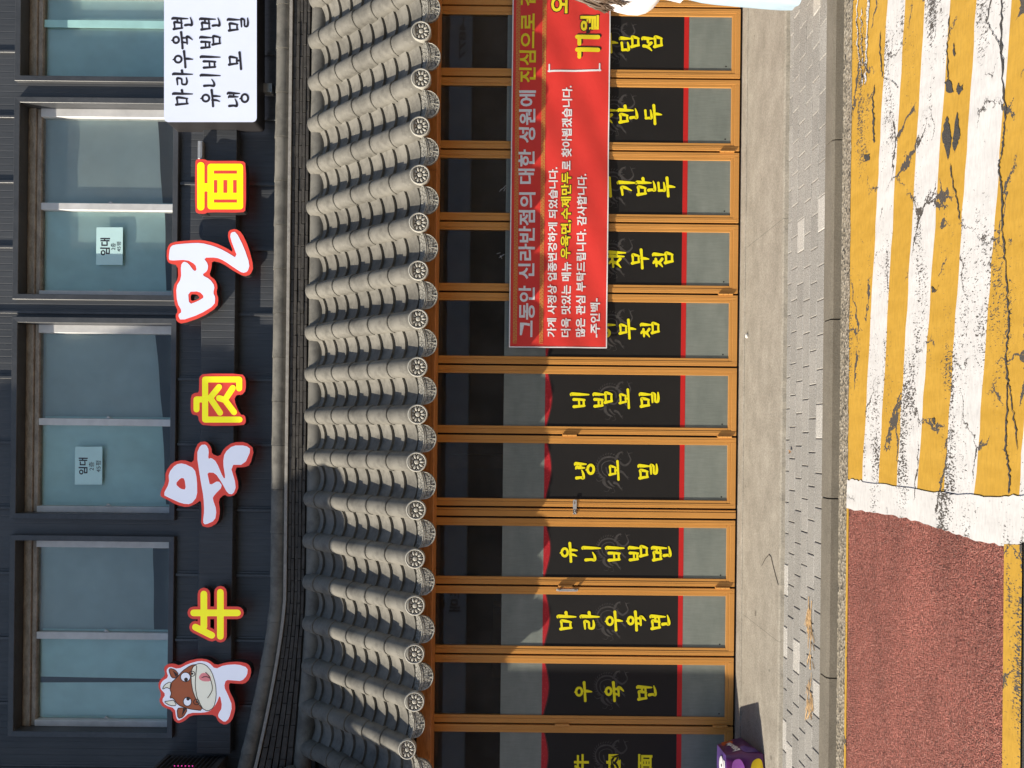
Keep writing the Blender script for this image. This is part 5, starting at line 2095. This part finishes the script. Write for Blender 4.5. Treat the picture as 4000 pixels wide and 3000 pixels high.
tube3(bm, wp, .0022)
tag(done("wire", bm, MT['wire'], smooth=True), "thin dark bent wire lying on the concrete apron near its outer edge", "wire")
bm = bmesh.new()
for k in range(70):
    y_ = random.choice((random.gauss(2430, 28), random.uniform(2400, 2780), random.gauss(2750, 26)))
    x_ = 3158 + (y_ - 2400) * .012 + random.gauss(0, 5)
    L_ = random.uniform(25, 80)
    da = random.gauss(0, 7)
    pts = [G(x_ + da * t + random.uniform(-2, 2), y_ + L_ * (t - .5), .003 + .004 * random.random()) for t in (0, .33, .66, 1)]
    tube3(bm, pts, random.uniform(.0012, .0026), 4)
tag(done("dry_grass_stalks", bm, MT['straw']), "wisp of dry straw-coloured grass stalks lying along the grey paving", "dry grass")
for (x_, y_, lab) in ((3092, 1765, "small curled brown leaf on the paving near the middle of the pavement"),):
    p = G(x_, y_, 0)
    bm = bmesh.new()
    vs = []
    for k in range(8):
        t = k / 7
        w_ = .012 * math.sin(math.pi * t) + .001
        for s_ in (-1, 0, 1):
            vs.append(bm.verts.new((p[0] + s_ * w_, p[1] + .035 * t - .018, .006 + .010 * abs(s_) * math.sin(math.pi * t) + .004)))
    for k in range(7):
        for s_ in (0, 1):
            bm.faces.new((vs[k * 3 + s_], vs[k * 3 + s_ + 1], vs[k * 3 + s_ + 4], vs[k * 3 + s_ + 3]))
    tag(done("leaf", bm, MT['leaf'], smooth=True), lab, "leaf")

# ================================================================ PERSON entering at the right
PX, PY = 2.762, 4.45
per = tag(empty("person", (PX, PY, 0)), "long-haired person in white top and pale blue trousers at the right edge", "person")


def skin_body(name, mat, nodes, edges, parent, sub=2):
    me = bpy.data.meshes.new(name)
    me.from_pydata([n_[0] for n_ in nodes], edges, [])
    o = bpy.data.objects.new(name, me)
    COL.objects.link(o)
    md = o.modifiers.new("skin", 'SKIN')
    md.use_smooth_shade = True
    sv = me.skin_vertices[0].data
    for i, n_ in enumerate(nodes):
        r_ = n_[1]
        sv[i].radius = r_ if hasattr(r_, '__len__') else (r_, r_)
        sv[i].use_root = (i == 0)
    s_ = o.modifiers.new("sub", 'SUBSURF')
    s_.levels = sub
    s_.render_levels = sub
    me.materials.append(mat)
    dg = bpy.context.evaluated_depsgraph_get()
    me2 = bpy.data.meshes.new_from_object(o.evaluated_get(dg))
    me2.name = name
    bpy.data.objects.remove(o)
    o = bpy.data.objects.new(name, me2)
    COL.objects.link(o)
    if not me2.materials:
        me2.materials.append(mat)
    for p_ in me2.polygons:
        p_.use_smooth = True
    o.parent = parent
    o.matrix_parent_inverse = Matrix.Translation(-parent.location)
    return o


q = lambda x, y, z: (PX + x, PY + y, z)
# body in one surface: pelvis root, spine, head, arms with hands, legs with feet
nodes = [(q(0, 0, .86), (.13, .10)), (q(0, .01, 1.05), (.115, .09)), (q(.01, .01, 1.24), (.13, .095)), (q(.02, 0, 1.37), (.075, .065)), (q(.03, -.01, 1.44), (.048, .05)),
         (q(.045, -.02, 1.52), (.072, .085)), (q(.05, -.02, 1.60), (.078, .092)), (q(.05, -.01, 1.665), (.045, .055)),
         (q(-.155, .0, 1.325), .048), (q(-.205, .02, 1.08), .040), (q(-.13, -.10, .90), .032), (q(-.10, -.14, .83), (.034, .02)),
         (q(.185, .0, 1.32), .048), (q(.225, .03, 1.06), .040), (q(.235, -.03, .84), .032), (q(.235, -.06, .75), (.034, .02)),
         (q(-.095, 0, .80), .090), (q(-.12, -.02, .46), .060), (q(-.11, .05, .09), .042), (q(-.11, -.10, .045), (.040, .03)),
         (q(.095, 0, .80), .090), (q(.11, -.03, .46), .060), (q(.14, .0, .09), .042), (q(.14, -.15, .045), (.040, .03))]
edges_ = [(0, 1), (1, 2), (2, 3), (3, 4), (4, 5), (5, 6), (6, 7), (2, 8), (8, 9), (9, 10), (10, 11), (2, 12), (12, 13), (13, 14), (14, 15), (0, 16), (16, 17), (17, 18), (18, 19), (0, 20), (20, 21), (21, 22), (22, 23)]
# fingers
for base, sx in ((11, -1), (15, 1)):
    b0 = Vector(nodes[base][0])
    for k, (dx, L_) in enumerate(((-.022, .060), (-.008, .070), (.007, .066), (.020, .052))):
        i0 = len(nodes)
        nodes.append(((b0.x + dx, b0.y - .012, b0.z - .035), .0095))
        nodes.append(((b0.x + dx * 1.15, b0.y - .018, b0.z - .035 - L_ * .6), .0085))
        nodes.append(((b0.x + dx * 1.15, b0.y - .006, b0.z - .035 - L_), .007))
        edges_ += [(base, i0), (i0, i0 + 1), (i0 + 1, i0 + 2)]
    i0 = len(nodes)
    nodes.append(((b0.x - sx * .034, b0.y - .02, b0.z - .008), .010))
    nodes.append(((b0.x - sx * .042, b0.y - .03, b0.z - .040), .008))
    edges_ += [(base, i0), (i0, i0 + 1)]
skin_body("body", MT['skin'], nodes, edges_, per, 2)


def loft(name, mat, rings, n=28, parent=per, fold=.012, seed=1.0):
    bm = bmesh.new()
    vr = []
    for j, (cx, cy, z, rx, ry) in enumerate(rings):
        ring = []
        for i in range(n):
            a_ = 2 * math.pi * i / n
            w_ = 1 + fold / max(rx, .05) * math.sin(a_ * 7 + j * .5 * seed) * (j / len(rings))
            ring.append(bm.verts.new((PX + cx + rx * w_ * math.cos(a_), PY + cy + ry * w_ * math.sin(a_), z + .006 * math.sin(3 * a_ + j))))
        vr.append(ring)
    for a_, b_ in zip(vr[:-1], vr[1:]):
        for i in range(n):
            bm.faces.new((a_[i], a_[(i + 1) % n], b_[(i + 1) % n], b_[i]))
    o = done(name, bm, mat, parent, smooth=True)
    s_ = o.modifiers.new("sub", 'SUBSURF')
    s_.levels = 1
    s_.render_levels = 1
    return o


loft("blouse", MT['blouse'], [(.03, -.01, 1.425, .062, .06), (.02, 0, 1.37, .13, .085), (.015, 0, 1.30, .185, .115), (.01, .0, 1.2, .19, .135), (0, 0, 1.05, .185, .135), (0, 0, .92, .205, .15), (-.005, 0, .80, .225, .165)])
loft("sleeve", MT['blouse'], [(-.11, 0, 1.36, .055, .06), (-.17, .0, 1.29, .085, .085), (-.205, .005, 1.18, .095, .09), (-.215, .01, 1.06, .10, .095), (-.205, -.03, .98, .095, .09), (-.17, -.08, .925, .062, .06)], 18, fold=.008)
loft("sleeve", MT['blouse'], [(.14, 0, 1.35, .055, .06), (.195, .0, 1.28, .08, .08), (.225, .01, 1.16, .08, .08), (.24, .02, 1.02, .078, .078), (.245, .0, .93, .06, .06)], 18, fold=.008)
loft("trousers", MT['denim'], [(0, 0, .92, .175, .13), (0, 0, .82, .195, .145), (-.06, 0, .70, .175, .135), (-.10, 0, .52, .145, .125), (-.115, 0, .34, .142, .128), (-.118, .01, .20, .140, .13), (-.118, .01, .14, .138, .13)], 24, fold=.016)
loft("trousers", MT['denim'], [(.04, 0, .78, .165, .13), (.09, 0, .66, .145, .12), (.12, 0, .5, .130, .12), (.135, 0, .32, .128, .12), (.14, 0, .14, .13, .125)], 24, fold=.016)
for sx in (-.118, .14):
    bm = bmesh.new()
    rings = []
    for j, (yy, hw_, hh_) in enumerate(((.09, .02, .03), (.07, .034, .055), (.0, .038, .065), (-.08, .044, .05), (-.15, .046, .04), (-.19, .03, .028))):
        rings.append([bm.verts.new((PX + sx + hw_ * math.cos(2 * math.pi * k / 12), PY + yy, .004 + max(0, hh_ * (.55 + .6 * math.sin(2 * math.pi * k / 12))))) for k in range(12)])
    for a_, b_ in zip(rings[:-1], rings[1:]):
        for k in range(12):
            bm.faces.new((a_[k], a_[(k + 1) % 12], b_[(k + 1) % 12], b_[k]))
    bm.faces.new(rings[0])
    bm.faces.new(rings[-1])
    done("shoe", bm, MT['shoe'], per, smooth=True)
# face: eyes, nose, mouth
bm = bmesh.new()
for sx in (-.03, .03):
    bmesh.ops.create_uvsphere(bm, u_segments=10, v_segments=8, radius=.012, matrix=Matrix.Translation(q(.048 + sx, -.098, 1.585)) @ Matrix.Diagonal((1.3, .6, .6, 1)))
    done("eye", bm, MT['hair'], per, smooth=True)
    bm = bmesh.new()
bmesh.ops.create_uvsphere(bm, u_segments=10, v_segments=8, radius=.02, matrix=Matrix.Translation(q(.048, -.083, 1.517)) @ Matrix.Diagonal((1.1, .5, .3, 1)))
done("mouth", bm, MT['hair'], per, smooth=True)
bm = bmesh.new()
bmesh.ops.create_cone(bm, cap_ends=True, segments=10, radius1=.014, radius2=.006, depth=.04, matrix=Matrix.Translation(q(.048, -.112, 1.555)) @ Matrix.Rotation(R(-12), 4, 'X'))
done("nose", bm, MT['skin'], per, smooth=True)
# hair: cap plus long locks sweeping down to the left
bm = bmesh.new()
bmesh.ops.create_uvsphere(bm, u_segments=24, v_segments=16, radius=1, matrix=Matrix.Translation(q(.045, .012, 1.625)) @ Matrix.Diagonal((.094, .104, .088, 1)))
CLUMP = [Vector(q(-.215 + .055 * math.sin(c * 2.1), -.02 + .05 * math.cos(c * 1.7), 1.20 + .035 * math.sin(c * 3.3))) for c in range(9)] + \
        [Vector(q(-.06 + .05 * math.sin(c * 2.7), .06 + .04 * math.cos(c * 1.9), 1.22 + .04 * math.sin(c * 3.1))) for c in range(6)]
for k in range(520):
    a_ = random.uniform(-1.25, 2.6)
    st_ = Vector(q(.045 - .088 * math.cos(a_ * .8), .012 + .09 * math.sin(a_), 1.62 + random.uniform(-.05, .05)))
    c_ = random.choice(CLUMP)
    en = c_ + Vector((random.gauss(0, .014), random.gauss(0, .014), .05 + random.gauss(0, .02)))
    mid = st_.lerp(en, .5) + Vector((-.030 + random.gauss(0, .012), random.gauss(0, .012), .02))
    tip = c_ + Vector((-.018 + random.gauss(0, .008), random.gauss(0, .008), -.015 + random.gauss(0, .02)))
    tube3(bm, [st_, st_.lerp(mid, .6) + Vector((-.012, 0, .008)), mid, en, tip], [.008, .009, .009, .007, .0015], 5)
done("hair", bm, MT['hair'], per, smooth=True)

# ================================================================ NEIGHBOURS THAT SHADE THE FRONT AND SHOW IN THE GLASS
nb_ = tag(empty("neighbour_building", (-6.5, 5.2, 0)), "unseen beige rendered neighbouring building beyond the left edge, front shaped for the shade it casts", "building")
# the outline of its street side: shade edges measured on wall, ridge, tiles and doors, carried back along the sun
NX = -4.0
edge = []
for X, Y, Z in ((-1.82, 5.87, .06), (-1.82, 5.87, 1.80), (-2.12, 5.55, 2.45), (-2.14, 5.80, 2.80), (-2.02, 6.05, 3.10), (-1.70, 6.11, 3.20), (-1.25, 6.06, 3.12),
                (-.50, 6.05, 3.10), (-.18, 6.12, 3.22), (-.27, 6.27, 3.38), (-.45, 6.30, 3.72), (.62, 6.36, 4.25), (.66, 6.40, 4.8), (.40, 6.5, 6.1)):
    dx = (X - NX) / SUN.x
    edge.append((Y - SUN.y * dx, Z - SUN.z * dx))
edge.sort(key=lambda p: p[1])
prof = [(edge[0][0], -.1)] + edge + [(edge[-1][0], 10.6), (11, 10.6), (11, -.1)]
bm = bmesh.new()
fa = [bm.verts.new((NX, y, z)) for y, z in prof]
fb = [bm.verts.new((-13, y, z)) for y, z in prof]
n = len(prof)
for i in range(n):
    bm.faces.new((fa[i], fa[(i + 1) % n], fb[(i + 1) % n], fb[i]))
bm.faces.new(fa[::-1])
bm.faces.new(fb)
done("wall", bm, MT['render_wall'], nb_)
for wx in (-7.2, -9.2, -11.2):
    for (zz0, zz1, yy) in ((.9, 2.2, 5.19), (8.0, 9.4, 5.17)):
        bm = bmesh.new()
        box(bm, wx, wx + 1.2, yy - .06, yy + .05, zz0, zz1)
        done("window", bm, MT['blind_a'], nb_, bev=.01)

op = tag(empty("opposite_shop", (0, -9, 0)), "brown fronted shop row across the street, mirrored in the door glass", "building")
bm = bmesh.new()
box(bm, -16, 16, -16, -9, -.1, 6.2)
done("wall", bm, MT['shop_wall'], op)
bm = bmesh.new()
box(bm, -16, 16, -9.0, -8.8, 2.94, 3.55)
sg = done("sign_band", bm, MT['shop_sign'], op, bev=.02)
for tx, x0_, x1_, z0_, z1_ in (("-4877", 11.2, 10.05, 3.12, 3.30), ("도매", -4.0, -4.75, 3.10, 3.40)):
    bm = bmesh.new()
    put_text(bm, tx, x0_, x1_, z0_, z1_, lambda X, Z: -8.798, .03, mirror=True)
    raw("lettering", bm, MT['ink'], sg)
for wx in range(-15, 15, 3):
    bm = bmesh.new()
    box(bm, wx + .3, wx + 2.6, -9.03, -8.97, .3, 2.6)
    done("shop_window", bm, MT['interior'], op)
